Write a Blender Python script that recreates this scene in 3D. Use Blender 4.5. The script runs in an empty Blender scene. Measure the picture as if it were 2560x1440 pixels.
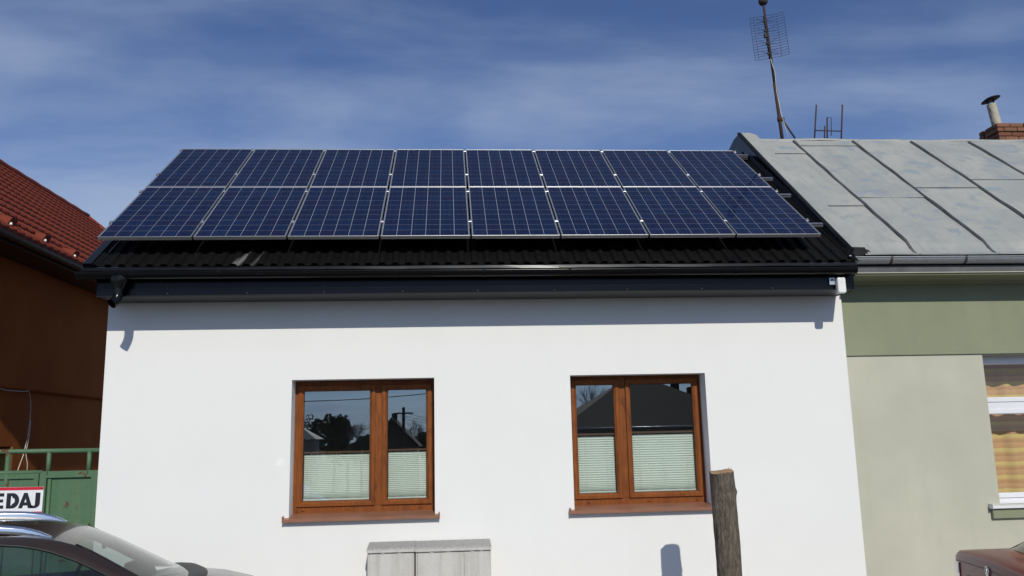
import bpy, math, random
from math import sin, cos, pi, radians, sqrt, atan2
from mathutils import Vector, Matrix
random.seed(7)
scn = bpy.context.scene
col = scn.collection

# ------------------------------------------------------------------ camera
CAM = Vector((3.793, -9.41, 2.0))
YAW, PIT, ROLL = radians(4.393), radians(10.09), radians(-1.291)
def cam_axes():
    f = Vector((sin(YAW)*cos(PIT), cos(YAW)*cos(PIT), sin(PIT)))
    r = Vector((cos(YAW), -sin(YAW), 0)); u = r.cross(f)
    return cos(ROLL)*r+sin(ROLL)*u, -sin(ROLL)*r+cos(ROLL)*u, f
CR, CU, CF = cam_axes()
cd = bpy.data.cameras.new('camera'); cam = bpy.data.objects.new('camera', cd); col.objects.link(cam)
mw = Matrix((CR, CU, -CF)).transposed().to_4x4(); mw.translation = CAM
cam.matrix_world = mw
cd.sensor_width = 36; cd.lens = 36*2086/2560; cd.clip_end = 3000; cd.clip_start = 0.05
scn.camera = cam
FPX = 2086.0
def on_y(u, v, y):            # pixel of the photograph -> point on the plane y
    d = CR*((u-1280)/FPX)+CU*((720-v)/FPX)+CF
    return CAM+d*((y-CAM.y)/d.y)
def to_px(P):
    c = Vector(P)-CAM; z = c.dot(CF)
    return (1280+FPX*c.dot(CR)/z, 720-FPX*c.dot(CU)/z, z)

# ------------------------------------------------------------------ sky, sun, exposure
SUN = Vector((0.135, -1.0, 0.655)).normalized()
SEL, SROT = math.asin(SUN.z), atan2(SUN.x, SUN.y)
w = bpy.data.worlds.new('World'); scn.world = w; w.use_nodes = True
nt = w.node_tree; nt.nodes.clear()
def nd(t, **k):
    n = nt.nodes.new(t)
    for a, b in k.items(): setattr(n, a, b)
    return n
out = nd('ShaderNodeOutputWorld'); bg = nd('ShaderNodeBackground'); bg.inputs[1].default_value = 0.069
sky = nd('ShaderNodeTexSky', sky_type='NISHITA'); sky.sun_disc = False
sky.sun_elevation = SEL; sky.sun_rotation = SROT; sky.altitude = 200; sky.air_density = 1.0; sky.dust_density = 1.1; sky.ozone_density = 3.0
tc = nd('ShaderNodeTexCoord'); sep = nd('ShaderNodeSeparateXYZ'); nt.links.new(tc.outputs['Generated'], sep.inputs[0])
zz = nd('ShaderNodeMath', operation='MAXIMUM'); zz.inputs[1].default_value = 0.0; nt.links.new(sep.outputs[2], zz.inputs[0])
za = nd('ShaderNodeMath', operation='ADD'); za.inputs[1].default_value = 0.10; nt.links.new(zz.outputs[0], za.inputs[0])
dx = nd('ShaderNodeMath', operation='DIVIDE'); nt.links.new(sep.outputs[0], dx.inputs[0]); nt.links.new(za.outputs[0], dx.inputs[1])
dy = nd('ShaderNodeMath', operation='DIVIDE'); nt.links.new(sep.outputs[1], dy.inputs[0]); nt.links.new(za.outputs[0], dy.inputs[1])
cb = nd('ShaderNodeCombineXYZ'); nt.links.new(dx.outputs[0], cb.inputs[0]); nt.links.new(dy.outputs[0], cb.inputs[1])
mp = nd('ShaderNodeMapping'); mp.inputs['Rotation'].default_value = (0, 0, radians(-20)); mp.inputs['Scale'].default_value = (0.85, 1.5, 1); mp.inputs['Location'].default_value = (6.5, 9.9, 0)
nt.links.new(cb.outputs[0], mp.inputs[0])
n1 = nd('ShaderNodeTexNoise'); n1.inputs['Scale'].default_value = 0.9; n1.inputs['Detail'].default_value = 7; n1.inputs['Roughness'].default_value = 0.46; n1.inputs['Distortion'].default_value = 0.5
n2 = nd('ShaderNodeTexNoise'); n2.inputs['Scale'].default_value = 4.0; n2.inputs['Detail'].default_value = 5; n2.inputs['Roughness'].default_value = 0.55
nt.links.new(mp.outputs[0], n1.inputs['Vector']); nt.links.new(mp.outputs[0], n2.inputs['Vector'])
ad = nd('ShaderNodeMath', operation='MULTIPLY_ADD'); ad.inputs[1].default_value = 0.22; nt.links.new(n2.outputs[0], ad.inputs[0]); nt.links.new(n1.outputs[0], ad.inputs[2])
cr = nd('ShaderNodeMapRange'); cr.inputs[1].default_value = 0.43; cr.inputs[2].default_value = 0.82; cr.inputs[3].default_value = 0.0; cr.inputs[4].default_value = 0.84; cr.interpolation_type = 'SMOOTHSTEP'
nt.links.new(ad.outputs[0], cr.inputs[0])
mx = nd('ShaderNodeMixRGB'); mx.inputs[2].default_value = (3.7, 4.7, 6.9, 1)
hs = nd('ShaderNodeMixRGB', blend_type='MULTIPLY'); hs.inputs[0].default_value = 1.0; hs.inputs[2].default_value = (0.41, 0.62, 1.02, 1); nt.links.new(sky.outputs[0], hs.inputs[1])   # white balance of the air light
nt.links.new(cr.outputs[0], mx.inputs[0]); nt.links.new(hs.outputs[0], mx.inputs[1])
# thin even haze all round the horizon
hz = nd('ShaderNodeMath', operation='MULTIPLY'); hz.inputs[1].default_value = -4.6; nt.links.new(zz.outputs[0], hz.inputs[0])
he = nd('ShaderNodeMath', operation='EXPONENT'); nt.links.new(hz.outputs[0], he.inputs[0])
ha = nd('ShaderNodeMixRGB', blend_type='ADD'); ha.inputs[2].default_value = (4.2, 5.3, 6.6, 1); nt.links.new(he.outputs[0], ha.inputs[0]); nt.links.new(mx.outputs[0], ha.inputs[1])
nt.links.new(ha.outputs[0], bg.inputs[0]); nt.links.new(bg.outputs[0], out.inputs[0])
sd = bpy.data.lights.new('sun', 'SUN'); sd.energy = 3.15; sd.angle = radians(0.53); sd.color = (1.0, 0.95, 0.845)
so = bpy.data.objects.new('sun', sd); col.objects.link(so); so.location = (6, -20, 25)
so.rotation_euler = SUN.to_track_quat('Z', 'Y').to_euler()
vs = scn.view_settings; vs.view_transform = 'Standard'; vs.look = 'None'; vs.exposure = 0; vs.gamma = 1; vs.use_curve_mapping = False

# ------------------------------------------------------------------ materials
MATS = {}
class NT:
    def __init__(s, name):
        s.m = bpy.data.materials.new(name); s.m.use_nodes = True; s.t = s.m.node_tree
        s.b = s.t.nodes['Principled BSDF']; s.o = s.t.nodes['Material Output']
    def n(s, t, ins=None, **k):
        x = s.t.nodes.new(t)
        for a, b in k.items(): setattr(x, a, b)
        for a, b in (ins or {}).items():
            if hasattr(b, 'is_output'): s.t.links.new(b, x.inputs[a])
            else: x.inputs[a].default_value = b
        return x
    def l(s, a, b): s.t.links.new(a, b)
    def coord(s, kind='Object', scale=(1, 1, 1), rot=(0, 0, 0), loc=(0, 0, 0)):
        c = s.n('ShaderNodeTexCoord')
        return s.n('ShaderNodeMapping', {0: c.outputs[kind], 'Scale': scale, 'Rotation': rot, 'Location': loc}).outputs[0]
    def noise(s, vec, scale, detail=4, rough=0.55, dist=0):
        return s.n('ShaderNodeTexNoise', {'Vector': vec, 'Scale': scale, 'Detail': detail, 'Roughness': rough, 'Distortion': dist}).outputs[0]
    def ramp(s, fac, stops):
        r = s.n('ShaderNodeValToRGB', {0: fac}); e = r.color_ramp.elements
        while len(e) < len(stops): e.new(0.5)
        for x, (p, c) in zip(e, stops): x.position = p; x.color = (*c, 1) if len(c) == 3 else c
        return r.outputs[0]
    def mix(s, fac, a, b, mode='MIX'):
        x = s.n('ShaderNodeMixRGB', blend_type=mode)
        for i, v in ((0, fac), (1, a), (2, b)):
            if hasattr(v, 'is_output'): s.l(v, x.inputs[i])
            else: x.inputs[i].default_value = (*v, 1) if isinstance(v, tuple) and len(v) == 3 else v
        return x.outputs[0]
    def bump(s, h, strength, dist=0.01):
        x = s.n('ShaderNodeBump', {'Height': h, 'Strength': strength, 'Distance': dist}); s.l(x.outputs[0], s.b.inputs['Normal'])
    def set(s, **k):
        for a, v in k.items():
            i = s.b.inputs[a.replace('_', ' ')]
            if hasattr(v, 'is_output'): s.l(v, i)
            else: i.default_value = (*v, 1) if isinstance(v, tuple) and len(v) == 3 else v
def c3(a, k=1.0): return tuple(x*k for x in a)
def plain(name, colr, rough=0.5, metal=0.0, var=0.12, nscale=6.0, bump=0.0, bscale=200, spec=0.5, coat=0.0):
    t = NT(name); v = t.coord()
    n = t.noise(v, nscale, 5)
    t.set(Base_Color=t.ramp(n, ((0.3, c3(colr, 1-var)), (0.7, c3(colr, 1+var)))), Roughness=rough, Metallic=metal)
    t.b.inputs['Specular IOR Level'].default_value = spec
    if coat: t.b.inputs['Coat Weight'].default_value = coat; t.b.inputs['Coat Roughness'].default_value = 0.05
    if bump: t.bump(t.noise(v, bscale, 3), bump, 0.004)
    MATS[name] = t.m; return t.m
def plaster(name, colr, stain=0.05, bump=0.25, warm=None, spot=None):
    t = NT(name); v = t.coord()
    big = t.noise(v, 0.9, 6, 0.6); fine = t.noise(v, 160, 3, 0.6); mid = t.noise(t.coord(scale=(3, 3, 0.6)), 1.3, 5)
    c = t.mix(t.ramp(big, ((0.32, (0, 0, 0)), (0.72, (1, 1, 1)))), c3(colr, 1-stain), c3(warm or colr, 1+stain*0.5))
    c = t.mix(t.ramp(mid, ((0.55, (0, 0, 0)), (0.8, (0.5, 0.5, 0.5)))), c, c3(colr, 1-1.4*stain))
    c = t.mix(0.12, c, t.ramp(fine, ((0.3, c3(colr, 0.75)), (0.7, c3(colr, 1.1)))))
    if spot:
        g = t.n('ShaderNodeNewGeometry'); d = t.n('ShaderNodeVectorMath', {0: g.outputs['Position'], 1: spot[0]}, operation='DISTANCE').outputs['Value']
        e = t.n('ShaderNodeMath', {0: t.noise(v, 22, 4), 1: 0.11, 2: d}, operation='MULTIPLY_ADD').outputs[0]
        c = t.mix(t.n('ShaderNodeMapRange', {0: e, 1: spot[1], 2: spot[1]*0.75, 3: 0.0, 4: 0.7}).outputs[0], c, (0.86, 0.86, 0.85))
    t.set(Base_Color=c, Roughness=0.92); t.b.inputs['Specular IOR Level'].default_value = 0.2
    t.bump(t.n('ShaderNodeMath', {0: fine, 1: t.noise(v, 420, 2)}, operation='ADD').outputs[0], bump, 0.003)
    MATS[name] = t.m; return t.m
plaster('white_plaster', (0.79, 0.79, 0.772), 0.03, 0.3, spot=((1.92, 0.13, 1.78), 0.11))
plaster('cream_plaster', (0.485, 0.483, 0.392), 0.10, 0.3, (0.51, 0.50, 0.41))
plaster('olive_plaster', (0.250, 0.272, 0.180), 0.11, 0.3, (0.272, 0.29, 0.195))
plaster('brown_plaster', (0.36, 0.105, 0.022), 0.16, 0.8)
plaster('ochre_plaster', (0.55, 0.32, 0.09), 0.08, 0.5)
plaster('grey_plaster', (0.32, 0.31, 0.29), 0.15, 0.4)
plain('black_sheet', (0.006, 0.0062, 0.0068), 0.5, 0, 0.35, 9, 0.05, 60, spec=0.25)
plain('drip_sheet', (0.02, 0.021, 0.023), 0.2, 0.75, 0.2, 3)
plain('gutter_black', (0.0035, 0.0036, 0.0042), 0.2, 0, 0.2, 5, 0.02, 8, spec=0.3)
plain('navy_sheet', (0.0014, 0.0022, 0.0052), 0.22, 0, 0.25, 3, 0.12, 4, spec=0.22)
plain('soffit_black', (0.035, 0.034, 0.033), 0.5, 0, 0.1, 3)
plain('aluminium', (0.42, 0.43, 0.44), 0.38, 0.85, 0.06, 20)
plain('bright_aluminium', (0.50, 0.51, 0.53), 0.33, 0.9, 0.08, 20)
plain('backsheet', (0.38, 0.40, 0.46), 0.5, 0, 0.03, 4)
plain('white_plastic', (0.78, 0.78, 0.76), 0.35, 0, 0.03, 6)
plain('white_pvc', (0.72, 0.73, 0.76), 0.3, 0, 0.03, 3)
plain('brown_dark_sheet', (0.030, 0.014, 0.010), 0.4, 0, 0.25, 5)
plain('dark_rubber', (0.012, 0.012, 0.013), 0.55, 0, 0.2, 10)
plain('black_gloss', (0.008, 0.008, 0.009), 0.12, 0, 0.1, 10)
plain('cowl_plastic', (0.008, 0.008, 0.009), 0.45, 0, 0.2, 10, spec=0.2)
plain('aerial_wire', (0.05, 0.05, 0.055), 0.7, 0, 0.2, 10, spec=0.2)
plain('chrome', (0.80, 0.81, 0.83), 0.13, 1.0, 0.03, 10)
plain('steel_rim', (0.45, 0.46, 0.47), 0.35, 0.9, 0.05, 10)
plain('mortar', (0.26, 0.24, 0.21), 0.95, 0, 0.25, 30, 0.6, 90)
plain('interior_dark', (0.03, 0.03, 0.032), 0.85, 0, 0.3, 3)
plain('room_wall', (0.30, 0.28, 0.25), 0.9, 0, 0.05, 2)
plain('sign_white', (0.76, 0.77, 0.80), 0.4, 0, 0.04, 8)
plain('sign_red', (0.55, 0.012, 0.035), 0.4, 0, 0.06, 8)
plain('sign_black', (0.012, 0.013, 0.022), 0.45, 0, 0.2, 12)
plain('cable_white', (0.62, 0.60, 0.54), 0.5, 0, 0.15, 10)
plain('lens_red', (0.42, 0.015, 0.018), 0.12, 0, 0.1, 20, coat=1.0)
plain('lens_clear', (0.45, 0.45, 0.43), 0.15, 0, 0.1, 20, coat=1.0)
plain('plate_blue', (0.01, 0.03, 0.28), 0.4, 0, 0.05, 8)
plain('clay_dark', (0.035, 0.022, 0.018), 0.85, 0, 0.3, 3, 0.4, 12)
plain('trunk_dark', (0.06, 0.045, 0.03), 0.95, 0, 0.3, 8, 0.6, 25)
plain('leaf_dark', (0.030, 0.048, 0.020), 0.75, 0, 0.4, 1.5)
plain('twig', (0.07, 0.055, 0.04), 0.9, 0, 0.25, 5)

def mat_rust(name, base, rust=(0.10, 0.035, 0.016), lo=0.56, hi=0.62, rough=0.6, scale=4.5, metal=0.0, fade=None):
    t = NT(name); v = t.coord()
    n = t.noise(v, scale, 8, 0.62, 0.3); m = t.ramp(n, ((lo, (0, 0, 0)), (hi, (1, 1, 1))))
    streak = t.noise(t.coord(scale=(14, 14, 0.7)), 1.2, 5)
    c = t.mix(t.ramp(streak, ((0.35, (0, 0, 0)), (0.75, (0.8, 0.8, 0.8)))), base, fade or c3(base, 1.35))
    c = t.mix(t.ramp(t.noise(v, 40, 3), ((0.4, (0, 0, 0)), (0.75, (0.35, 0.35, 0.35)))), c, c3(base, 0.6))
    c = t.mix(m, c, t.ramp(t.noise(v, 60, 4), ((0.3, c3(rust, 0.6)), (0.7, c3(rust, 1.5)))))
    t.set(Base_Color=c, Roughness=t.mix(m, (rough,)*3, (0.92,)*3), Metallic=metal)
    t.bump(t.mix(0.5, n, t.noise(v, 90, 3)), 0.25, 0.004)
    MATS[name] = t.m
mat_rust('gate_paint', (0.062, 0.145, 0.075), lo=0.615, hi=0.645, fade=(0.105, 0.165, 0.082), scale=6.5)
mat_rust('rusty_steel', (0.034, 0.020, 0.018), rust=(0.055, 0.026, 0.017), lo=0.42, hi=0.6, rough=0.75, scale=12)
mat_rust('galvanised', (0.33, 0.35, 0.37), rust=(0.22, 0.20, 0.18), lo=0.62, hi=0.78, rough=0.42, scale=6, metal=0.6, fade=(0.40, 0.42, 0.44))
mat_rust('fibre_pipe', (0.42, 0.38, 0.31), rust=(0.14, 0.13, 0.08), lo=0.5, hi=0.66, rough=0.9, scale=9)

def painted_roof():
    t = NT('painted_roof'); v = t.coord()
    n = t.noise(t.coord(scale=(1.0, 0.8, 0.8)), 1.5, 8, 0.62, 0.5); n2 = t.noise(v, 3.2, 6, 0.6, 0.4); n3 = t.noise(v, 26, 4)
    oi = t.n('ShaderNodeObjectInfo')
    c = t.mix(t.ramp(n, ((0.38, (0, 0, 0)), (0.62, (1, 1, 1)))), (0.285, 0.300, 0.285), (0.375, 0.375, 0.335))
    c = t.mix(t.ramp(n2, ((0.54, (0, 0, 0)), (0.64, (0.85, 0.85, 0.85)))), c, (0.215, 0.262, 0.300))
    c = t.mix(t.ramp(t.noise(v, 1.1, 5), ((0.6, (0, 0, 0)), (0.75, (0.7, 0.7, 0.7)))), c, (0.40, 0.39, 0.34))
    c = t.mix(t.ramp(t.noise(t.coord(scale=(1, 1, 1), loc=(3, 5, 1)), 5, 6, 0.65), ((0.70, (0, 0, 0)), (0.76, (0.7, 0.7, 0.7)))), c, (0.24, 0.15, 0.10))
    run = t.noise(t.coord(scale=(9, 0.55, 0.55)), 1.4, 6, 0.6, 0.2)
    c = t.mix(t.ramp(run, ((0.52, (0, 0, 0)), (0.74, (0.6, 0.6, 0.6)))), c, (0.235, 0.245, 0.235))
    c = t.mix(0.12, c, t.ramp(n3, ((0.3, (0.2, 0.21, 0.22)), (0.7, (0.42, 0.43, 0.42)))))
    c = t.mix(0.10, c, t.ramp(oi.outputs['Random'], ((0, (0.22, 0.25, 0.28)), (1, (0.42, 0.42, 0.38)))))
    t.set(Base_Color=c, Roughness=0.62); t.b.inputs['Specular IOR Level'].default_value = 0.35
    t.bump(t.noise(v, 2.2, 4), 0.35, 0.03); MATS['painted_roof'] = t.m
painted_roof()
plain('seam_dark', (0.085, 0.088, 0.092), 0.6, 0, 0.3, 5)

def roof_tile_red():
    t = NT('red_tile'); v = t.coord(); oi = t.n('ShaderNodeObjectInfo')
    g = t.n('ShaderNodeNewGeometry')
    n = t.noise(g.outputs['Position'], 1.2, 5); f = t.noise(g.outputs['Position'], 90, 3)
    c = t.mix(t.ramp(n, ((0.3, (0, 0, 0)), (0.7, (1, 1, 1)))), (0.175, 0.034, 0.016), (0.225, 0.046, 0.022))
    c = t.mix(0.18, c, t.ramp(oi.outputs['Random'], ((0, (0.12, 0.026, 0.018)), (1, (0.25, 0.06, 0.035)))))
    c = t.mix(0.2, c, t.ramp(f, ((0.3, (0.10, 0.02, 0.015)), (0.7, (0.25, 0.06, 0.04)))))
    t.set(Base_Color=c, Roughness=0.62); t.bump(f, 0.15, 0.003); t.b.inputs['Specular IOR Level'].default_value = 0.3
    t.b.inputs['Specular IOR Level'].default_value = 0.1; MATS['red_tile'] = t.m
roof_tile_red()

def solar_cell():
    t = NT('solar_cell'); oi = t.n('ShaderNodeObjectInfo'); c = t.n('ShaderNodeTexCoord')
    g = t.n('ShaderNodeNewGeometry')
    base = t.ramp(oi.outputs['Random'], ((0.0, (0.0032, 0.0085, 0.042)), (0.35, (0.0026, 0.0100, 0.048)), (0.6, (0.0026, 0.0125, 0.056)), (0.8, (0.0062, 0.0085, 0.044)), (1.0, (0.0042, 0.0155, 0.062))))
    cry = t.n('ShaderNodeTexVoronoi', {'Vector': g.outputs['Position'], 'Scale': 55.0})
    col_ = t.mix(0.22, base, t.mix(1.0, base, cry.outputs['Color'], 'MULTIPLY'))
    sx = t.n('ShaderNodeSeparateXYZ', {0: c.outputs['Object']})
    # two thin printed busbars down each cell
    a = t.n('ShaderNodeMath', {0: sx.outputs[0], 1: 0.078}, operation='PINGPONG')
    b = t.n('ShaderNodeMath', {0: a.outputs[0], 1: 0.039, 2: 0.0011}, operation='COMPARE')
    k = t.n('ShaderNodeMath', {0: b.outputs[0], 1: 0.10}, operation='MULTIPLY')
    t.set(Base_Color=t.mix(k.outputs[0], col_, (0.25, 0.28, 0.34)), Roughness=0.5); t.b.inputs['Specular IOR Level'].default_value = 0.05
    MATS['solar_cell'] = t.m
solar_cell()

def glass(name, tint=(0.93, 0.96, 0.95), boost=2.0, rough=0.0, add=0.0, dust=0.0, tone=(1, 1, 1)):
    t = NT(name); t.t.nodes.remove(t.b)
    lw = t.n('ShaderNodeLayerWeight', {'Blend': 0.5}); p5 = t.n('ShaderNodeMath', {0: lw.outputs['Facing'], 1: 5.0}, operation='POWER')
    fr = t.n('ShaderNodeMath', {0: p5.outputs[0], 1: 0.957, 2: 0.043}, operation='MULTIPLY_ADD')
    m = t.n('ShaderNodeMath', {0: fr.outputs[0], 1: boost, 2: add}, operation='MULTIPLY_ADD'); m.use_clamp = True
    tr = t.n('ShaderNodeBsdfTransparent', {0: (*tint, 1)}); gl = t.n('ShaderNodeBsdfGlossy', {'Color': (*tone, 1), 'Roughness': rough})
    x = t.n('ShaderNodeMixShader', {0: m.outputs[0], 1: tr.outputs[0], 2: gl.outputs[0]})
    o = x
    if dust:
        df = t.n('ShaderNodeBsdfDiffuse', {0: (0.6, 0.6, 0.58, 1)})
        dn = t.ramp(t.noise(t.coord(), 6, 6, 0.7), ((0.35, (0, 0, 0)), (0.8, (dust, dust, dust))))
        o = t.n('ShaderNodeMixShader', {0: dn, 1: x.outputs[0], 2: df.outputs[0]})
    t.l(o.outputs[0], t.o.inputs[0]); MATS[name] = t.m
glass('window_glass', (0.94, 0.97, 0.955), 6.0, tone=(0.86, 0.94, 1.0))
glass('old_glass', (0.92, 0.95, 0.93), 1.3)
glass('panel_glass', (0.97, 0.98, 0.98), 0.24, 0.03)
glass('car_glass', (0.50, 0.58, 0.56), 0.9, dust=0.06)
glass('roof_glass', (0.02, 0.02, 0.02), 1.0)

def wood_foil():
    t = NT('oak_foil'); v = t.coord(scale=(3, 3, 3))
    g1 = t.noise(t.coord(scale=(16, 16, 1.6)), 3.0, 6, 0.6, 0.6); g2 = t.noise(t.coord(scale=(2.2, 2.2, 1.2)), 2.2, 3, 0.5, 1.0); kn = t.noise(t.coord(scale=(5, 5, 2)), 2.0, 2)
    c = t.mix(t.ramp(g1, ((0.3, (0, 0, 0)), (0.7, (1, 1, 1)))), (0.140, 0.040, 0.0085), (0.265, 0.083, 0.019))
    c = t.mix(t.ramp(g2, ((0.5, (0, 0, 0)), (0.72, (0.65, 0.65, 0.65)))), c, (0.120, 0.034, 0.010))
    c = t.mix(t.ramp(kn, ((0.66, (0, 0, 0)), (0.74, (0.7, 0.7, 0.7)))), c, (0.07, 0.02, 0.007))
    t.set(Base_Color=c, Roughness=0.45); t.b.inputs['Specular IOR Level'].default_value = 0.18; t.bump(g1, 0.08, 0.002); MATS['oak_foil'] = t.m
wood_foil()
plain('sill_brown', (0.27, 0.125, 0.075), 0.38, 0.15, 0.15, 3)
plain('blind_fabric', (0.76, 0.81, 0.74), 0.85, 0, 0.02, 8)
plain('bronze_rail', (0.14, 0.075, 0.04), 0.4, 0.3, 0.1, 8)

def roof_black():
    t = NT('roof_black'); g = t.n('ShaderNodeNewGeometry'); P = g.outputs['Position']
    base = t.ramp(t.noise(P, 6, 5), ((0.3, (0.0022, 0.0021, 0.0021)), (0.7, (0.0055, 0.0050, 0.0046))))
    s = t.n('ShaderNodeSeparateXYZ', {0: P})
    def spot(cx, wd):
        y = t.n('ShaderNodeMath', {0: s.outputs[1], 1: 0.27, 2: cx+0.06}, operation='MULTIPLY_ADD')   # streak runs down the slope
        d = t.n('ShaderNodeMath', {0: s.outputs[0], 1: y.outputs[0]}, operation='SUBTRACT')
        d = t.n('ShaderNodeMath', {0: d.outputs[0]}, operation='ABSOLUTE')
        return t.n('ShaderNodeMapRange', {0: d.outputs[0], 1: wd, 2: wd*0.25, 3: 0.0, 4: 1.0}).outputs[0]
    m = t.n('ShaderNodeMath', {0: spot(1.535, 0.045), 1: t.n('ShaderNodeMath', {0: spot(1.70, 0.03), 1: 0.35}, operation='MULTIPLY').outputs[0]}, operation='ADD').outputs[0]
    yr = t.n('ShaderNodeMapRange', {0: s.outputs[1], 1: -0.06, 2: -0.14, 3: 0.0, 4: 1.0}).outputs[0]
    grit = t.ramp(t.noise(P, 120, 4, 0.7), ((0.36, (0, 0, 0)), (0.62, (1, 1, 1))))
    m2 = t.n('ShaderNodeMath', {0: m, 1: grit}, operation='MULTIPLY').outputs[0]
    m3 = t.n('ShaderNodeMath', {0: m2, 1: yr}, operation='MULTIPLY').outputs[0]
    c = t.mix(m3, base, (0.25, 0.245, 0.235))
    sp = t.ramp(t.noise(P, 55, 2), ((0.77, (0, 0, 0)), (0.80, (0.5, 0.5, 0.5))))
    c = t.mix(sp, c, (0.25, 0.24, 0.22))
    t.set(Base_Color=c, Roughness=0.7); t.b.inputs['Specular IOR Level'].default_value = 0.15; t.bump(t.noise(P, 300, 2), 0.2, 0.002); MATS['roof_black'] = t.m
roof_black()

def car_paint(name, c, flake=0.5, coat=0.55):
    t = NT(name); v = t.coord()
    t.set(Base_Color=t.ramp(t.noise(v, 3, 4), ((0.3, c3(c, 0.9)), (0.7, c3(c, 1.12)))), Roughness=0.32, Metallic=flake)
    t.b.inputs['Specular IOR Level'].default_value = coat*0.8; t.b.inputs['Coat Weight'].default_value = coat; t.b.inputs['Coat Roughness'].default_value = 0.06
    MATS[name] = t.m
car_paint('brown_paint', (0.060, 0.040, 0.031), 0.6)
car_paint('maroon_paint', (0.150, 0.011, 0.015), 0.0, 0.22)

def curtain_mat():
    t = NT('curtain_cloth'); c = t.n('ShaderNodeTexCoord'); s = t.n('ShaderNodeSeparateXYZ', {0: c.outputs['Object']})
    wob = t.noise(c.outputs['Object'], 3.5, 2)
    z = t.n('ShaderNodeMath', {0: wob, 1: 0.03, 2: s.outputs[2]}, operation='MULTIPLY_ADD')
    m = t.n('ShaderNodeMath', {0: z.outputs[0], 1: 0.165}, operation='MODULO')
    q = t.n('ShaderNodeMath', {0: m.outputs[0], 1: 0.165}, operation='DIVIDE').outputs[0]
    colr = t.ramp(q, ((0.0, (0.56, 0.33, 0.18)), (0.28, (0.60, 0.36, 0.20)), (0.34, (0.48, 0.28, 0.15)), (0.55, (0.56, 0.34, 0.18)), (0.66, (0.62, 0.46, 0.19)), (0.86, (0.66, 0.50, 0.21)), (0.95, (0.53, 0.31, 0.16))))
    t.set(Base_Color=colr, Roughness=0.95); t.b.inputs['Specular IOR Level'].default_value = 0.1
    t.bump(t.noise(c.outputs['Object'], 350, 2), 0.2, 0.002); MATS['curtain_cloth'] = t.m
curtain_mat()

def bark_mat():
    t = NT('bark'); v = t.coord(scale=(1, 1, 0.28))
    f = t.noise(v, 34, 6, 0.65, 0.4); b = t.noise(t.coord(), 7, 5); w_ = t.n('ShaderNodeTexVoronoi', {'Vector': t.coord(scale=(1, 1, 0.14)), 'Scale': 58.0}, feature='DISTANCE_TO_EDGE').outputs[0]
    c = t.mix(t.ramp(f, ((0.32, (0, 0, 0)), (0.68, (1, 1, 1)))), (0.052, 0.041, 0.031), (0.205, 0.170, 0.130))
    c = t.mix(t.ramp(b, ((0.45, (0, 0, 0)), (0.7, (0.5, 0.5, 0.5)))), c, (0.10, 0.082, 0.06))
    c = t.mix(t.ramp(w_, ((0.0, (0.6, 0.6, 0.6)), (0.10, (0, 0, 0)))), c, (0.035, 0.027, 0.021))
    c = t.mix(t.ramp(t.noise(t.coord(), 85, 2), ((0.72, (0, 0, 0)), (0.76, (0.6, 0.6, 0.6)))), c, (0.36, 0.34, 0.30))
    t.set(Base_Color=c, Roughness=0.95); t.bump(t.mix(0.5, f, w_), 0.9, 0.02); MATS['bark'] = t.m
    t = NT('cut_wood'); c = t.n('ShaderNodeTexCoord')
    rg = t.n('ShaderNodeTexWave', {'Vector': c.outputs['Object'], 'Scale': 26.0, 'Distortion': 2.5, 'Detail': 3.0}, wave_type='RINGS', rings_direction='Z').outputs[1]
    t.set(Base_Color=t.mix(rg, (0.26, 0.15, 0.075), (0.40, 0.26, 0.14)), Roughness=0.9); MATS['cut_wood'] = t.m
bark_mat()

def cabinet_mat():
    t = NT('cabinet_grp'); v = t.coord()
    st = t.noise(t.coord(scale=(9, 9, 0.9)), 1.3, 6, 0.6, 0.3); n = t.noise(v, 5, 7, 0.65); f = t.noise(v, 70, 4, 0.7)
    c = t.mix(t.ramp(st, ((0.42, (0, 0, 0)), (0.72, (0.9, 0.9, 0.9)))), (0.58, 0.565, 0.53), (0.42, 0.405, 0.37))
    c = t.mix(t.ramp(n, ((0.5, (0, 0, 0)), (0.75, (0.6, 0.6, 0.6)))), c, (0.43, 0.415, 0.38))
    c = t.mix(0.18, c, t.ramp(f, ((0.35, (0.2, 0.19, 0.17)), (0.65, (0.55, 0.54, 0.5)))))
    t.set(Base_Color=c, Roughness=0.85); t.bump(f, 0.2, 0.003); MATS['cabinet_grp'] = t.m
    t = NT('cabinet_lid'); v = t.coord(); f = t.noise(v, 45, 6, 0.7)
    t.set(Base_Color=t.ramp(f, ((0.3, (0.24, 0.235, 0.22)), (0.7, (0.46, 0.45, 0.43)))), Roughness=0.95); t.bump(f, 0.5, 0.005); MATS['cabinet_lid'] = t.m
cabinet_mat()
def ground_mats():
    for name, a, b, sc in (('earth', (0.10, 0.085, 0.06), (0.17, 0.14, 0.10), 3), ('asphalt', (0.042, 0.042, 0.044), (0.075, 0.074, 0.072), 2), ('paving', (0.24, 0.235, 0.22), (0.33, 0.32, 0.30), 4), ('kerb_stone', (0.28, 0.275, 0.26), (0.38, 0.37, 0.35), 6)):
        t = NT(name); v = t.coord(); n = t.noise(v, sc, 7, 0.65); f = t.noise(v, 150, 3)
        c = t.mix(t.ramp(n, ((0.3, (0, 0, 0)), (0.7, (1, 1, 1)))), a, b)
        c = t.mix(0.25, c, t.ramp(f, ((0.3, c3(a, 0.5)), (0.7, c3(b, 1.3)))))
        t.set(Base_Color=c, Roughness=0.92); t.bump(f, 0.4, 0.006); MATS[name] = t.m
ground_mats()
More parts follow.
